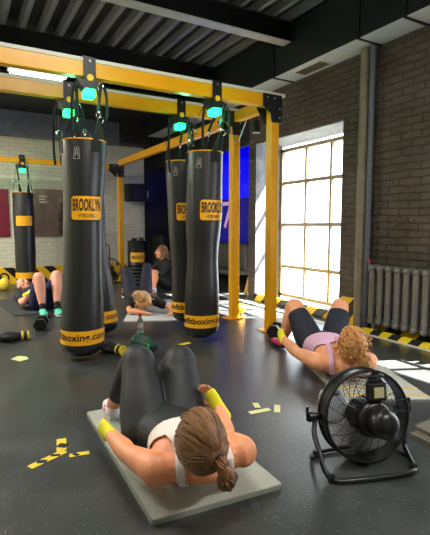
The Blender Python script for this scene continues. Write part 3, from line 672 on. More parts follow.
from mathutils.bvhtree import BVHTree
def person(name, label, J, skin, vox=.0065, leg=1.0, arm=1.0, tor=1.0, root=None, clothes=(), curl=(.5, .5), palm=None, hscale=1.0, gloves=(), shoes='shoewhite', socks=None, sock_h=.12, hair=None, face=True, group=None, belly=0.0, zf=0.0):
    def clamp(me, z):
        for v in me.vertices:
            if v.co.z < z: v.co.z = z
        return me
    J = {k: V(v) for k, v in J.items()}
    t = thing(name, label, 'person', root or (J['pel'].x, J['pel'].y, 0), group)
    lat = (J['sr']-J['sl']).normalized(); hlat = (J['hr']-J['hl']).normalized()
    mid = (J['sl']+J['sr'])/2; pel = J['pel']; sp = (mid-pel); L = sp.length; spd = sp.normalized()
    fr = lat.cross(spd).normalized()*-1   # candidate front
    if fr.dot(J['front']) < 0: fr = -fr
    frp = hlat.cross(spd).normalized(); frp = frp if frp.dot(J['front']) > 0 else -frp
    bend = J['bend'].x
    pt = lambda v, w=0: pel+sp*v+fr*(w-bend*math.sin(PI*min(max(v, 0), 1)))
    pdir = J.get('pdir', spd)
    def torso(bm, o=0, lo=-.16, hi=1.0, taper=True):
        prof = [(-.20, .10, .075, .0), (-.06, .160, .112, 0), (.08, .165, .115, 0), (.36, .118, .090+belly*.5, belly*.5), (.62, .148, .105, .008), (.82, .160, .105, .006), (1.0, .135, .070, -.01), (1.12, .065, .055, -.01)]
        pr_ = [q for q in prof if lo-.001 <= q[0] <= hi+.13]
        pts = [(pel+pdir*(q[0]*L)+fr*q[3]) if q[0] < 0 else pt(q[0], q[3]) for q in pr_]
        loft(bm, pts, [((q[1]*tor+o), (q[2]*tor+o)) for q in pr_], side=[hlat.lerp(lat, min(max(q[0]*1.3, 0), 1)) for q in pr_], n=32, sub=6, power=2.3)
    def legl(bm, S_, o=0, end=None):
        h, k, a = J['h'+S_], J['k'+S_], J['a'+S_]; kn = (k-(h+a)/2).normalized()*-1
        back = (((h+a)/2)-k).normalized()
        calf = k.lerp(a, .3)+back*.012*leg
        pts = [h, h.lerp(k, .35), h.lerp(k, .75), k, calf, k.lerp(a, .62)+back*.004, a]
        R_ = [.092*leg+o, .086*leg+o, .068*leg+o, .057*leg+o, .058*leg+o, .044*leg+o, .035+o*.8]
        if end == 'knee': pts, R_ = [h, h.lerp(k, .35), h.lerp(k, .72)], [.092*leg+o, .087*leg+o, .072*leg+o]
        if end == 'mid': pts, R_ = pts[:5]+[k.lerp(a, .5)+back*.006], R_[:5]+[.050*leg+o]
        if end == 'calf': pts, R_ = pts[:5]+[k.lerp(a, .7)], R_[:5]+[.042*leg+o]
        loft(bm, pts, R_, n=30, sub=6)
    def arml(bm, S_, o=0, end=1.0):
        s, e, w = J['s'+S_], J['e'+S_], J['w'+S_]
        pts = [s.lerp(mid, .12), s, s.lerp(e, .5), e, e.lerp(w, .3), w]; R_ = [.045*arm+o, .054*arm+o, .045*arm+o, .036*arm+o, .038*arm+o, .024*arm+o]
        if end < 1: pts = [s.lerp(mid, .2), s, s.lerp(e, end)]; R_ = [.05*arm+o, .055*arm+o, .050*arm+o]
        loft(bm, pts, R_, n=26, sub=6)
    # head frame
    H_ = J['head']; f = J['face'].normalized(); c = J['crown']; c = (c-f*c.dot(f)).normalized(); s = f.cross(c).normalized()  # s: their right
    hs = hscale
    hp = lambda a, b_, d: H_+s*a*hs+f*b_*hs+c*d*hs
    bm = nb(); torso(bm)
    for S_ in 'lr':
        legl(bm, S_); arml(bm, S_)
        loft(bm, [mid+spd*.05, mid.lerp(J['s'+S_], .5)+spd*.02, J['s'+S_]], [.045, .046*arm, .045*arm], n=12, sub=3)
        a, tt = J['a'+S_], J['t'+S_]; d = (tt-a); dn = V((d.x, d.y, 0)).normalized() if 'footup' not in J else d.normalized()
        loft(bm, [a, a-V((0,0,.03)), a+dn*.06-V((0,0,.045)), a+dn*.13-V((0,0,.055)), tt], [.034, .036, (.036, .028), (.040, .018), (.036, .014)], n=10, sub=3)
    nb_ = hp(0, -.02, -.075)
    loft(bm, [mid-spd*.02, mid.lerp(nb_, .5)-fr*.005, nb_, hp(0, 0, -.02)], [.062, .050, .050, .05], n=14, sub=3)
    ell(bm, hp(0, -.008, .012), (.073*hs, .094*hs, .098*hs), s, f, c); 
    ell(bm, hp(0, .032, -.058), (.050*hs, .050*hs, .062*hs), s, f, c); ell(bm, hp(0, .058, -.098), (.022*hs, .018*hs, .018*hs), s, f, c)
    ell(bm, hp(0, .076, .012), (.050*hs, .016*hs, .012*hs), s, f, c)
    for q in (-1, 1): ell(bm, hp(q*.038, .062, -.03), (.022*hs, .020*hs, .022*hs), s, f, c); ell(bm, hp(q*.074, -.005, -.012), (.009*hs, .018*hs, .030*hs), s, f, c)
    loft(bm, [hp(0, .084, .008), hp(0, .097, -.014), hp(0, .109, -.032), hp(0, .090, -.040)], [.007*hs, .010*hs, .014*hs, .012*hs], n=10, sub=3)
    ell(bm, hp(0, .085, -.062), (.024*hs, .011*hs, .011*hs), s, f, c)
    palm = palm or {}
    glv = {}
    for i, S_ in enumerate('lr'):
        d = J['f'+S_]-J['w'+S_]; n = J['n'+S_]
        tside = hand(bm, J['w'+S_], d, n, (1 if S_ == 'l' else -1)*J.get('thumb', V((1,0,0))).x, curl[i], 1.0)
        glv[S_] = (d.normalized(), tside)
    me = clamp(fuse(bm, vox, 4), zf+.012); body = link_mesh('body', me, skin, t, True)
    # face details
    if face:
        for q in (-1, 1):
            b = nb(); ell(b, hp(q*.031, .081, -.008), (.0125*hs, .007*hs, .006*hs), s, f, c, 12); obj('eye', b, 'eye', t, True)
            b = nb(); loft(b, [hp(q*.016, .093, .014), hp(q*.032, .091, .020), hp(q*.047, .078, .015)], [.003*hs]*3, n=6, sub=3); obj('eyebrow', b, hair or 'eye', t, True)
        b = nb(); loft(b, [hp(-.022, .088, -.064), hp(0, .098, -.061), hp(.022, .088, -.064)], [.0035*hs, .006*hs, .0035*hs], n=8, sub=3); loft(b, [hp(-.018, .087, -.070), hp(0, .095, -.070), hp(.018, .087, -.070)], [.003*hs, .006*hs, .003*hs], n=8, sub=3); obj('lips', b, 'lips', t, True)
    # clothes
    for cl in clothes:
        kind, m = cl[0], cl[1]
        bm = nb()
        if kind in ('leggings', 'shorts', 'capri'):
            torso(bm, .006, lo=-.3, hi=.36)
            for S_ in 'lr': legl(bm, S_, .006, {'leggings': 'calf', 'shorts': 'knee', 'capri': 'mid'}[kind])
            me = clamp(fuse(bm, vox, 6), zf+.002); link_mesh(cl[2], me, m, t, True)
        if kind == 'top':     # tank top with racer back
            torso(bm, .008, lo=-.1, hi=1.0); me = clamp(fuse(bm, vox*.8, 2), zf+.007); B = bmesh.new(); B.from_mesh(me); bpy.data.meshes.remove(me); kill = []
            for v in B.verts:
                r = v.co-pel; vv = r.dot(spd)/L; u = (v.co-(pel.lerp(mid, min(max(vv, 0), 1)))).dot(lat); w = (v.co-pt(min(max(vv, 0), 1))).dot(fr)
                u = abs(u); k = False
                if w > .0:
                    if vv > .80: k = u < .05+.35*(vv-.80) or u > .115 - .1*(vv-.8) or vv > .93
                    elif vv > .66: k = u > .165-.3*(vv-.66)
                else:
                    if vv > .50: k = u > .03+.13*(.70-vv)/.20 or vv > .70
                if vv < J.get('hem', V((-.02,0,0))).x: k = True
                if k: kill.append(v)
            bmesh.ops.delete(B, geom=kill, context='VERTS'); bmesh.ops.smooth_vert(B, verts=[v for v in B.verts if v.is_boundary], factor=.5, use_axis_x=True, use_axis_y=True, use_axis_z=True)
            bmesh.ops.smooth_vert(B, verts=[v for v in B.verts if v.is_boundary], factor=.5, use_axis_x=True, use_axis_y=True, use_axis_z=True)
            me = bpy.data.meshes.new('x'); B.to_mesh(me); B.free(); o = link_mesh(cl[2], me, m, t, True); md = o.modifiers.new('s', 'SOLIDIFY'); md.thickness = .005; md.offset = 1
            bv = BVHTree.FromPolygons([v.co[:] for v in body.data.vertices], [p.vertices[:] for p in body.data.polygons])
            for q in (-1, 1):
                key = [(.078, .86, .13), (.080, .98, .10), (.082, 1.06, .04), (.080, 1.06, -.04), (.070, .98, -.12), (.050, .86, -.13), (.028, .74, -.13), (.012, .64, -.13)]
                ctl = []
                for u_, v_, w_ in key:
                    P0 = pt(min(v_, 1.0), w_)+spd*max(0, v_-1.0)*L+lat*q*u_*tor; loc, nr, _, _ = bv.find_nearest(P0); ctl.append((loc, nr))
                b = nb(); rows = []; N_ = 40
                for i in range(N_+1):
                    tt_ = i/N_*(len(ctl)-1); p_ = cat([c_[0] for c_ in ctl], tt_); loc, nr, _, _ = bv.find_nearest(p_); rows.append((loc, nr))
                for i in range(N_+1):
                    d_ = (rows[min(i+1, N_)][0]-rows[max(i-1, 0)][0]).normalized(); n_s = rows[i][1]; sd_ = d_.cross(n_s).normalized(); r_ = []
                    for w_ in (-.019, -.006, .006, .019):
                        loc, nr, _, _ = bv.find_nearest(rows[i][0]+sd_*w_); r_.append(loc+nr*.007)
                    rows[i] = rows[i]+(r_,)
                G = [[b.verts.new(V((c_.x, c_.y, max(c_.z, zf+.006)))) for c_ in r_[2]] for r_ in rows]
                for _ in range(3): bmesh.ops.smooth_vert(b, verts=[v_ for g_ in G[1:-1] for v_ in g_], factor=.5, use_axis_x=True, use_axis_y=True, use_axis_z=True)
                for i in range(N_):
                    for j in range(3): b.faces.new((G[i][j], G[i][j+1], G[i+1][j+1], G[i+1][j]))
                so_ = obj('shoulder_strap', b, m, o, True); md = so_.modifiers.new('s', 'SOLIDIFY'); md.thickness = .004; md.offset = 0
        if kind in ('tshirt', 'sweater'):
            torso(bm, .010, lo=-.1, hi=.95)
            for S_ in 'lr':
                arml(bm, S_, .012, .55 if kind == 'tshirt' else 1.0) if kind == 'tshirt' else loft(bm, [J['s'+S_].lerp(mid, .3), J['s'+S_], J['s'+S_].lerp(J['e'+S_], .5), J['e'+S_], J['e'+S_].lerp(J['w'+S_], .85)], [.055*arm, .062*arm, .055*arm, .046*arm, .034*arm], n=14, sub=4)
                loft(bm, [mid, mid.lerp(J['s'+S_], .5)+spd*.015, J['s'+S_]], [.055, .056*arm, .055*arm], n=12, sub=3)
            me = clamp(fuse(bm, vox, 6), zf+.002); link_mesh(cl[2], me, m, t, True)
    for S_, m in gloves:
        d, ts = glv[S_]; w = J['w'+S_]; bm = nb()
        nn = d.cross(ts)
        loft(bm, [w-d*.055, w, w+d*.05, w+d*.088], [(.030*arm, .029*arm), (.029*arm, .026*arm), (.044, .023), (.043, .020)], side=ts, n=16, sub=3)
        ell(bm, w+d*.04+ts*.03, (.018, .018, .024))
        me = fuse(bm, .004, 2); link_mesh('hand_wrap', me, m, t, True)
    for S_ in 'lr':
        a, tt = J['a'+S_], J['t'+S_]; d = (tt-a); dn = V((d.x, d.y, 0)).normalized() if 'footup' not in J else d.normalized(); sd = V((-dn.y, dn.x, 0)); dz = V((0, 0, 1))
        bm = nb(); z0 = a.z-.05
        loft(bm, [a+dz*-.01-dn*.01, a-dz*.03-dn*.008, a+dn*.06-dz*.042, a+dn*.12-dz*.052, tt+dn*.012+dz*.004], [(.036, .040), (.043, .048), (.044, .036), (.049, .025), (.040, .020)], side=sd, n=14, sub=3)
        me = clamp(fuse(bm, max(vox*.8, .005), 2), zf+.006); sh = link_mesh('shoe', me, shoes, t, True)
        b = nb(); P = []
        hz = tt.z-.022 if 'footup' not in J else 0
        hl_ = a-dn*.055; 
        for q, wd in ((0, .02), (.03, .036), (.10, .040), (.18, .048), (.235, .036), (.255, .015)): P.append(V((hl_.x, hl_.y, 0))+dn*q+sd*wd)
        for q, wd in ((.255, .015), (.235, .036), (.18, .048), (.10, .040), (.03, .036), (0, .02)): P.append(V((hl_.x, hl_.y, 0))+dn*q-sd*wd)
        prism(b, [p+dz*(zf+.001) for p in P], dz*.026); obj('sole', b, 'shoeblack' if shoes == 'shoepink' else 'shoewhite', sh)
        if shoes == 'shoewhite':
            for q in (-1, 1): b = nb(); loft(b, [a+dn*.02-dz*.03+sd*q*.040, a+dn*.07-dz*.040+sd*q*.043, a+dn*.10-dz*.030+sd*q*.036], [(.014, .004)]*3, side=dz, n=8, sub=2); obj('shoe_stripe', b, 'shoepink' if q > 0 else 'shoeblack', sh, True)
        if socks:
            b = nb(); k = J['k'+S_]; u = (k-a).normalized(); loft(b, [a-u*.02, a+u*.04, a+u*sock_h*.9], [.040, .041, .043], n=14, sub=2); obj('sock', b, socks, t, True)
    return t, dict(hp=hp, s=s, f=f, c=c, fr=fr, lat=lat, mid=mid, body=body, zf=zf)

def hair_shell(t, K, m, tail_dir, vox=.005, curly=0, locks=60, shift=(-.014, .014), rad=(.082, .101, .106), tail=None, extra=None, seed=3, low=None):
    hp, s, f, c = K['hp'], K['s'], K['f'], K['c']; rnd = random.Random(seed)
    H0 = hp(0, shift[0], shift[1]); bm = nb(); ell(bm, H0, rad, s, f, c, 28)
    td = V(tail_dir).normalized()   # in (s,f,c) head coordinates
    pos = lambda d, k=1.0: H0+s*d.x*rad[0]*k+f*d.y*rad[1]*k+c*d.z*rad[2]*k
    if tail:
        loft(bm, [V(p) for p in tail[0]], tail[1], n=14, sub=5)
    if extra: extra(bm)
    me = fuse(bm, vox, 2)
    for v in me.vertices:
        q = v.co*38; v.co += v.normal*(noise.noise(q)*.0035+(noise.noise(v.co*16+V((5,2,1)))*.012*curly))
    for v in me.vertices: v.co.z = max(v.co.z, K['zf']+.012)
    h = link_mesh('hair', me, m, t, True)
    b = nb()
    for k in range(locks):
        th = rnd.uniform(0, 2*PI); 
        # start around the hairline circle perpendicular to the tail direction
        e1 = td.cross(V((0, 0, 1))); e1 = e1.normalized() if e1.length > .1 else V((1, 0, 0)); e2 = td.cross(e1)
        st = (e1*math.cos(th)+e2*math.sin(th)+td*rnd.uniform(-.75, -.1)).normalized()
        if st.y > .45 and st.z < .35: continue
        pts = []
        for q in range(8):
            u = q/7; d = (st*(1-u)+td*u).normalized(); d = (d+V((rnd.uniform(-1, 1), rnd.uniform(-1, 1), rnd.uniform(-1, 1)))*(.05+.12*curly)).normalized(); pts.append(pos(d, 1.005+.012*math.sin(PI*u)+.05*curly*rnd.random()))
        loft(b, pts, [.0025]+[.006+.003*curly]*6+[.003], n=6, sub=2)
    if tail:
        P = [V(p) for p in tail[0]]
        for k in range(18):
            a = 2*PI*k/18; pts = []
            for i, p in enumerate(P):
                d = (P[min(i+1, len(P)-1)]-P[max(i-1, 0)]); x, y = frame_of(d); R_ = tail[1][i]; R_ = R_ if not isinstance(R_, tuple) else R_[0]
                aa = a+rnd.uniform(-.25, .25); pts.append(p+(x*math.cos(aa)+y*math.sin(aa))*R_*rnd.uniform(.85, 1.08))
            loft(b, pts, [.004]+[.0055]*(len(P)-2)+[.0015], n=6, sub=3)
    if curly:
        for k in range(int(70*curly)):
            d = V((rnd.gauss(0, 1), rnd.gauss(-.6, .8), rnd.gauss(.1, .9))).normalized()
            if d.y > .4: continue
            p = pos(d, 1.02); ax = (d+V((rnd.uniform(-.5, .5), rnd.uniform(-.5, .5), -.6))).normalized(); ax = s*ax.x+f*ax.y+c*ax.z; x, y = frame_of(ax)
            tube(b, [p+ax*(.010*q)+(x*math.cos(q*1.3+k)+y*math.sin(q*1.3+k))*.011 for q in range(6)], .0035, 5, 2)
    for v in b.verts: v.co.z = max(v.co.z, K['zf']+.010)
    obj('hair_strands', b, m, h, True)
    return h

# woman in the foreground, doing sit-ups
J1 = dict(pel=(.90,2.08,.125), hl=(.81,2.11,.115), hr=(.985,2.06,.115), kl=(.86,2.38,.42), kr=(1.10,2.33,.395), al=(.765,2.585,.085), ar=(1.10,2.68,.085), tl=(.80,2.76,.04), tr=(1.13,2.86,.04),
    sl=(.665,1.63,.185), sr=(1.015,1.535,.215), el=(.63,1.885,.145), er=(1.10,1.79,.14), wl=(.62,2.13,.135), wr=(1.165,1.985,.215), fl=(.595,2.24,.15), fr=(1.135,2.05,.295), nl=(1,0,-.2), nr=(-.9,-.2,.1),
    head=(.765,1.45,.37), face=(.12,.80,.58), crown=(-.12,-.55,.80), front=(0,.3,1), bend=(.02,0,0), pdir=(-.08,-.80,.25), hem=(.34,0,0))
w1, K1 = person('person', 'woman with brown ponytail, white tank top and black leggings doing a sit-up on nearest mat', J1, 'skin', .0055, zf=.023, leg=1.42, arm=1.22, tor=1.12, hscale=1.14,
    clothes=(('leggings', 'leggings', 'leggings'), ('top', 'tank', 'tank_top')), gloves=(('l', 'glove'), ('r', 'glove')), curl=(.45, .18), shoes='shoewhite', hair='hair')
hp = K1['hp']
hair_shell(w1, K1, 'hair', (.25, -.75, .55), vox=.005, locks=170, rad=(.096, .117, .119), tail=([hp(.018, -.08, .045), hp(.03, -.125, .050), hp(.045, -.15, .02), hp(.05, -.15, -.03), hp(.055, -.135, -.07)], [.020, .024, .032, .027, .008]))
b = nb(); ring(b, hp(.024, -.108, .051), K1['s']*.25-K1['f']*.9+K1['c']*.2, .021, .006, 6, 20); obj('hair_tie', b, 'blackcloth', w1, True)

# woman by the window
J2 = dict(pel=(2.74,2.86,.125), hl=(2.66,2.90,.115), hr=(2.83,2.82,.115), kl=(2.70,3.21,.43), kr=(3.04,2.965,.44), al=(2.665,3.33,.085), ar=(3.08,3.19,.085), tl=(2.70,3.50,.04), tr=(3.15,3.36,.04),
    sl=(2.285,2.45,.165), sr=(2.63,2.26,.17), el=(2.31,2.71,.17), er=(2.80,2.44,.07), wl=(2.38,2.98,.22), wr=(2.93,2.62,.06), fl=(2.42,3.07,.25), fr=(3.0,2.74,.05), nl=(.8,-.5,-.2), nr=(0,0,-1),
    head=(2.45,2.27,.335), face=(.33,.70,.62), crown=(-.3,-.45,.8), front=(0,.3,1), bend=(.02,0,0), pdir=(-.35,-.62,.25), hem=(.12,0,0))
w2, K2 = person('person', 'woman in lilac tank top and dark knee shorts lying by the window, curly blonde hair', J2, 'skin2', .007, zf=.018, leg=1.3, arm=1.2, tor=1.16, hscale=1.1,
    clothes=(('shorts', 'navy_cloth', 'shorts'), ('top', 'pink', 'tank_top')), gloves=(('l', 'glove'),), curl=(.7, .3), shoes='shoepink', hair='hair2')
hair_shell(w2, K2, 'hair2', (.1, -.7, .5), vox=.006, locks=90, curly=1.0, rad=(.094, .112, .112), seed=9, tail=([K2['hp'](.02, -.10, .03), K2['hp'](.05, -.13, -.02), K2['hp'](.075, -.12, -.08), K2['hp'](.08, -.10, -.12)], [.035, .045, .042, .012]))
# man on his back at left
J3 = dict(pel=(1.02,6.62,.12), hl=(1.11,6.62,.11), hr=(.93,6.56,.11), kl=(1.167,6.42,.50), kr=(.915,6.30,.50), al=(1.10,6.10,.10), ar=(.925,6.14,.10), tl=(1.11,5.93,.04), tr=(.92,5.96,.04),
    sl=(1.04,7.04,.19), sr=(.72,6.86,.19), el=(1.08,6.80,.14), er=(.74,6.60,.12), wl=(.92,6.66,.24), wr=(.82,6.60,.24), fl=(.86,6.62,.27), fr=(.90,6.58,.28), nl=(0,0,-1), nr=(0,0,-1),
    head=(.80,7.03,.31), face=(.25,-.55,.8), crown=(-.4,.7,.6), front=(0,-.1,1), bend=(.0,0,0), pdir=(.4,-.8,0), thumb=(1,0,0))
w3, K3 = person('person', 'man in black t-shirt, blue shorts and turquoise shoes lying on his back with knees up', J3, 'skin3', .009, zf=.013, leg=1.25, arm=1.2, tor=1.15, belly=.05, hscale=1.1,
    clothes=(('shorts', 'blueshort', 'shorts'), ('tshirt', 'blackcloth', 't_shirt')), gloves=(('l', 'glove'), ('r', 'glove')), curl=(.4, .4), shoes='shoeteal', socks='sock', hair='stubble')
hair_shell(w3, K3, 'stubble', (0, -.6, .6), vox=.008, locks=0, shift=(-.016, .010), rad=(.082, .102, .107))
# woman lying farther back
J4 = dict(pel=(2.30,6.25,.13), hl=(2.20,6.31,.12), hr=(2.38,6.24,.12), kl=(2.21,6.58,.50), kr=(2.57,6.62,.53), al=(2.30,6.95,.10), ar=(2.68,7.0,.10), tl=(2.36,7.13,.05), tr=(2.76,7.17,.05),
    sl=(2.0,5.82,.14), sr=(2.32,5.68,.14), el=(1.92,5.60,.06), er=(2.46,5.52,.07), wl=(2.06,5.44,.05), wr=(2.40,5.28,.05), fl=(2.14,5.40,.04), fr=(2.32,5.22,.04), nl=(0,0,-1), nr=(0,0,-1),
    head=(2.12,5.60,.20), face=(.30,.55,.75), crown=(-.4,-.8,.2), front=(0,.1,1), bend=(0,0,0), pdir=(-.4,-.9,.1))
w4, K4 = person('person', 'woman with strawberry blonde hair lying on the pale mat, dark leggings, knees up', J4, 'skin2', .009, zf=.017, leg=1.15,
    clothes=(('leggings', 'navy_cloth', 'leggings'), ('tshirt', 'blackcloth', 't_shirt')), shoes='shoeblack', hair='hair3')
hair_shell(w4, K4, 'hair3', (.1, -.6, .7), vox=.008, locks=70, curly=.6, rad=(.10, .112, .115), seed=4, tail=([K4['hp'](-.01, -.03, .08), K4['hp'](-.04, -.03, .13), K4['hp'](-.07, -.05, .19), K4['hp'](-.09, -.06, .24)], [.06, .07, .06, .02]))
# woman sitting with crossed arms on her knees
J5 = dict(pel=(3.22,7.45,.13), hl=(3.15,7.52,.12), hr=(3.15,7.36,.12), kl=(2.83,7.58,.40), kr=(2.86,7.32,.38), al=(2.80,7.45,.09), ar=(2.80,7.22,.09), tl=(2.62,7.42,.04), tr=(2.62,7.19,.04),
    sl=(3.08,7.63,.58), sr=(3.12,7.30,.57), el=(2.94,7.62,.38), er=(2.97,7.24,.36), wl=(2.82,7.42,.38), wr=(2.80,7.42,.34), fl=(2.78,7.34,.36), fr=(2.76,7.52,.32), nl=(1,0,0), nr=(1,0,0),
    head=(3.05,7.45,.80), face=(-.93,-.18,.22), crown=(.2,0,1), front=(-1,0,.2), bend=(.04,0,0), pdir=(.0,0,1))
for k_ in J5:
    J5[k_] = J5[k_] if k_ in ('face', 'crown', 'front', 'bend', 'pdir', 'nl', 'nr') else (J5[k_][0], J5[k_][1]+.12, J5[k_][2]*.87)
    if k_ not in ('face', 'crown', 'front', 'bend', 'pdir', 'nl', 'nr'): J5[k_] = tuple(V(J5[k_])+V((.17, 0, 0)))
w5, K5 = person('person', 'woman in black long-sleeved top sitting on the floor with arms around her knees', J5, 'skin2', .009, zf=0, leg=1.2, tor=1.15, arm=1.1, hscale=1.1,
    clothes=(('shorts', 'blackcloth', 'shorts'), ('sweater', 'blackcloth', 'long_sleeved_top')), shoes='shoewhite', hair='hairdark')
hair_shell(w5, K5, 'hairdark', (0, -.8, .2), vox=.008, locks=60, seed=5, tail=([K5['hp'](0, -.07, .03), K5['hp'](0, -.11, -.04), K5['hp'](0, -.12, -.14), K5['hp'](0, -.10, -.26)], [.055, .07, .07, .02]), rad=(.09, .108, .115))

# ------------------------------------------------------------------ small things on the floor
# water bottle
t = thing('water_bottle', 'clear plastic water bottle with a red cap standing on the floor', 'bottle', (1.69, 4.58, 0))
b = nb(); lathe(b, [(.030, 0), (.034, .006), (.034, .05), (.031, .06), (.034, .07), (.034, .13), (.030, .15), (.014, .185), (.013, .20)], (1.69, 4.58, 0), n=24); obj('bottle_body', b, 'bottleplastic', t, True)
b = nb(); cyl(b, (1.69, 4.58, .195), (1.69, 4.58, .225), .017, 20); obj('bottle_cap', b, 'cap', t)
b = nb(); cyl(b, (1.69, 4.58, .08), (1.69, 4.58, .12), .0346, 24); obj('bottle_label', b, 'printing', t)
# green drawstring bag
t = thing('gym_bag', 'small dark green gym bag on the floor behind the nearest woman\'s knee', 'bag', (1.43, 3.80, 0))
b = nb(); loft(b, [(1.43, 3.80, .03), (1.43, 3.80, .05), (1.43, 3.80, .08), (1.44, 3.80, .105)], [(.13, .07), (.135, .08), (.12, .07), (.10, .045)], side=V((.87,-.5,0)), n=18, sub=4); me = fuse(b, .006, 2); o = link_mesh('bag_body', me, 'greenbag', t, True)
dz = min(v.co.z for v in me.vertices)
for v in me.vertices: v.co.z -= dz
b = nb(); q = V((1.43, 3.80, .07)); dd = V((-.35, -.94, 0)); sd = V((.87,-.5,0)); loft(b, [q+dd*.071+sd*.045+V((0,0,.05)), q+dd*.074+sd*.04, q+dd*.071+sd*.045-V((0,0,.05))], [(.008, .003)]*3, side=sd, n=6, sub=3); obj('bag_stripe', b, 'greenlogo', t, True)
# black and yellow gloves / strapping
def glove_thing(x, y, rz, lab, kind='boxing_glove', L=.24, grp=None):
    t = thing(kind, lab, 'glove', (x, y, 0), grp); R = Matrix.Translation((x, y, 0)) @ Matrix.Rotation(rz, 4, 'Z')
    b = nb(); loft(b, [R @ V((-.02, 0, .05)), R @ V((.05, 0, .055)), R @ V((.12, 0, .058)), R @ V((.17, .0, .05))], [(.042, .040), (.052, .048), (.062, .052), (.050, .042)], side=R.to_3x3() @ V((0,1,0)), n=16, sub=4)
    loft(b, [R @ V((.03, .05, .05)), R @ V((.08, .075, .06)), R @ V((.13, .062, .062))], [.022, .026, .020], n=10, sub=3); me = fuse(b, .006, 2)
    dz = min(v.co.z for v in me.vertices)
    for v in me.vertices: v.co.z -= dz
    link_mesh('glove_body', me, 'blackcloth', t, True)
    b = nb(); loft(b, [R @ V((-.09, 0, .045)), R @ V((-.02, 0, .048))], [(.046, .043)]*2, side=R.to_3x3() @ V((0,1,0)), n=16, sub=3, cap=False); obj('cuff', b, 'shoeblack', t, True)
    b = nb(); loft(b, [R @ V((-.10, 0, .046)), R @ V((-.08, 0, .046))], [(.048, .045)]*2, side=R.to_3x3() @ V((0,1,0)), n=16, sub=2, cap=False); obj('cuff_trim', b, 'yellowtape', t, True)
    b = nb(); loft(b, [R @ V((-.045, 0, .047)), R @ V((-.025, 0, .047))], [(.049, .046)]*2, side=R.to_3x3() @ V((0,1,0)), n=16, sub=2, cap=False); obj('wrist_strap', b, 'yellowtape', t, True)
    return t
glove_thing(.50, 4.93, PI-.1, 'black glove with yellow trim lying on the floor at the left edge')
t = glove_thing(1.22, 3.95, 2.0, 'black and yellow glove on the floor beside the small green bag')
# hand weights: black hexagonal dumbbells
def dumbbell(x, y, rz, lab, s=1.0, grp=None):
    t = thing('dumbbell', lab, 'dumbbell', (x, y, 0), grp); R = Matrix.Translation((x, y, .065*s)) @ Matrix.Rotation(rz, 4, 'Z')
    b = nb(); cyl(b, R @ V((-.07*s, 0, 0)), R @ V((.07*s, 0, 0)), .016*s, 12); obj('handle', b, 'chrome', t, True)
    for q in (-1, 1):
        b = nb(); cyl(b, R @ V((q*.065*s, 0, 0)), R @ V((q*.14*s, 0, 0)), .074*s, 6); 
        zmin = min(v.co.z for v in b.verts)
        o = obj('weight_head', b, 'steelblack', t)
    return t
dumbbell(.79, 5.38, 1.3, 'black hexagonal dumbbell on the floor by the man\'s shoes')
dumbbell(.17, 6.98, 1.2, 'black dumbbell on the floor at the left edge near the man\'s head')
dumbbell(2.93, 3.78, .7, 'black dumbbell at the foot of the nearest yellow post')
# yellow wire ball thing by the rear post
t = thing('kettlebell', 'yellow kettlebell on the floor right of the rear yellow post', 'kettlebell', (3.20, 4.92, 0))
b = nb(); ell(b, (3.20, 4.92, .075), (.075, .075, .073)); obj('ball', b, 'yellow', t, True)
b = nb(); tube(b, [(3.155, 4.94, .12), (3.15, 4.945, .17), (3.175, 4.93, .195), (3.225, 4.91, .195), (3.25, 4.895, .17), (3.245, 4.90, .12)], .011, 8, 4); obj('handle', b, 'bolt', t, True)
# yellow kettlebells / balls along the back wall left
t = thing('kettlebell', 'yellow and black kettlebell by the back wall at the left edge', 'kettlebell', (.78, 8.9, 0))
b = nb(); ell(b, (.70, 8.9, .12), (.10, .10, .118)); obj('ball', b, 'yellowtape', t, True)
b = nb(); tube(b, [(.63, 8.9, .19), (.63, 8.9, .27), (.70, 8.9, .31), (.77, 8.9, .27), (.77, 8.9, .19)], .018, 8, 4); obj('handle', b, 'steelblack', t, True)
# tape marks on the floor
def tape(pts, m, lab, name='floor_tape', bars=()):
    b = nb(); prism(b, [(x, y, .001) for x, y in pts], (0, 0, .0015)); o = obj(name, b, m); tag(o, lab, 'tape')
    for q in bars: b = nb(); prism(b, [(x, y, .0027) for x, y in q], (0, 0, .0008)); obj('black_stripe', b, 'blacktape', o)
def strip(cx, cy, L, W, a): 
    u = V((math.cos(a), math.sin(a))); v = V((-u.y, u.x)); c = V((cx, cy)); return [tuple(c+u*L*sx/2+v*W*sy/2) for sx, sy in ((-1,-1),(1,-1),(1,1),(-1,1))]
P1 = strip(.345, 2.30, .20, .045, .42); tape(P1, 'yellowtape', 'yellow and black floor tape piece lying nearest at left, below the other two', bars=(strip(.315, 2.287, .03, .047, 1.2), strip(.385, 2.318, .022, .047, 1.2)))
P2 = strip(.435, 2.42, .14, .05, 1.98-.6); tape(P2, 'yellowtape', 'upright yellow and black tape piece above the other two at left', bars=(strip(.438, 2.405, .045, .052, .9),))
P3 = strip(.495, 2.27, .10, .035, -.2); tape(P3, 'yellowtape', 'small yellow tape scrap on the floor, right of the other two', bars=(strip(.478, 2.273, .02, .037, .6),))
tape(strip(1.62, 2.245, .15, .045, -.1), 'paper', 'pale worn yellow tape strip on the floor between nearest mat and fan')
tape(strip(1.74, 2.22, .12, .04, .9), 'paper', 'short pale yellow tape strip crossing right of the longer one')
tape(strip(1.655, 2.33, .08, .04, 1.2), 'paper', 'small worn yellow tape fragment above the longer pale strip')
tape([(.36, 4.25), (.42, 4.14), (.50, 4.18), (.49, 4.27), (.43, 4.33)], 'paper', 'crumpled pale green scrap on the floor at far left', 'paper_scrap')
tape(strip(1.92, 3.95, .14, .06, .3), 'yellowtape', 'small yellow scrap on the floor left of the centre bags', 'paper_scrap')
tape(strip(1.06, 5.1, .16, .05, .4), 'yellowtape', 'yellow scrap of tape on the floor right of the man')  if 0 else None

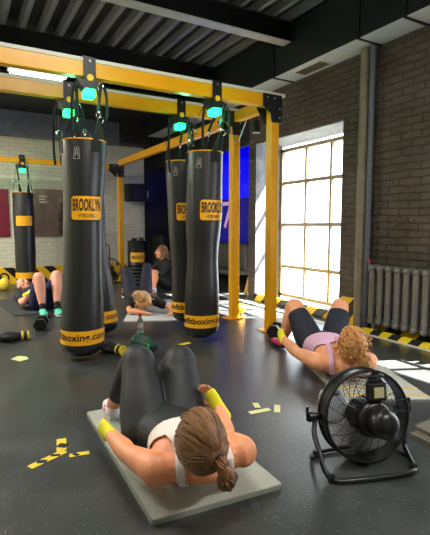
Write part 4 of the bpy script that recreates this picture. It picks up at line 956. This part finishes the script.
# ------------------------------------------------------------------ light
w = bpy.data.worlds.new('sky'); S.world = w; w.use_nodes = True; bg = w.node_tree.nodes['Background']; bg.inputs[0].default_value = (.86, .93, 1, 1); bg.inputs[1].default_value = 6.5
def light(name, kind, loc, rot=None, **k):
    l = bpy.data.lights.new(name, kind); o = bpy.data.objects.new(name, l); COL.objects.link(o); o.location = loc
    if rot is not None: o.rotation_euler = rot
    for a, v in k.items(): setattr(l, a, v)
    return o
sd = V((-.68, .30, -1.0)).normalized(); so = light('sun', 'SUN', (8, -2, 8), energy=120, angle=.012, color=(1, .95, .86)); so.rotation_euler = sd.to_track_quat('-Z', 'Y').to_euler()
for nm, (y0, y1), x in (('sky_portal_1', (3.99, 5.79), XG+.1), ('sky_portal_2', (.2, 2.2), XG+.1), ('sky_portal_3', (5.99, 6.43), XG+.14)):
    o = light(nm, 'AREA', (x, (y0+y1)/2, 1.25), (0, PI/2, 0), shape='RECTANGLE', size=2.4, size_y=y1-y0); o.data.cycles.is_portal = True
# added fill lamps out of view, modelled as strip fixtures to brighten the hall
for i, (x, y, z, e) in enumerate(((0.9, 2.3, 3.3, 45), (-1.6, 2.5, 3.3, 25), (1.9, -.6, 3.3, 80), (-1.3, 6.0, 3.2, 120), (-1.6, 8.0, 3.2, 160))):
    t = thing('strip_lamp', 'added fill lamp shaped as a white strip lamp, outside the view', 'lamp', (x, y, z), 'added fill lamps outside the view')
    b = nb(); box(b, (x-.6, y-.08, z), (x+.6, y+.08, z+.05)); obj('housing', b, 'white', t)
    b = nb(); cyl(b, (x-.5, y, z+.05), (x-.5, y, 3.78), .004, 6); obj('suspension_wire', b, 'black', t); b = nb(); cyl(b, (x+.5, y, z+.05), (x+.5, y, 3.78), .004, 6); obj('suspension_wire', b, 'black', t)
    light('added_fill_light', 'AREA', (x, y, z-.005), (0, 0, 0), shape='RECTANGLE', size=1.1, size_y=.14, energy=e, color=(1, .96, .88))
for x, y, z in lampspots: light('green_glow', 'POINT', (x, y-.12, z-.02), energy=2.2, color=(.15, 1, .5), shadow_soft_size=.03)
S.view_settings.view_transform = 'Standard'; S.view_settings.look = 'None'; S.view_settings.gamma = 1; S.view_settings.use_curve_mapping = False
S.view_settings.exposure = 0.3
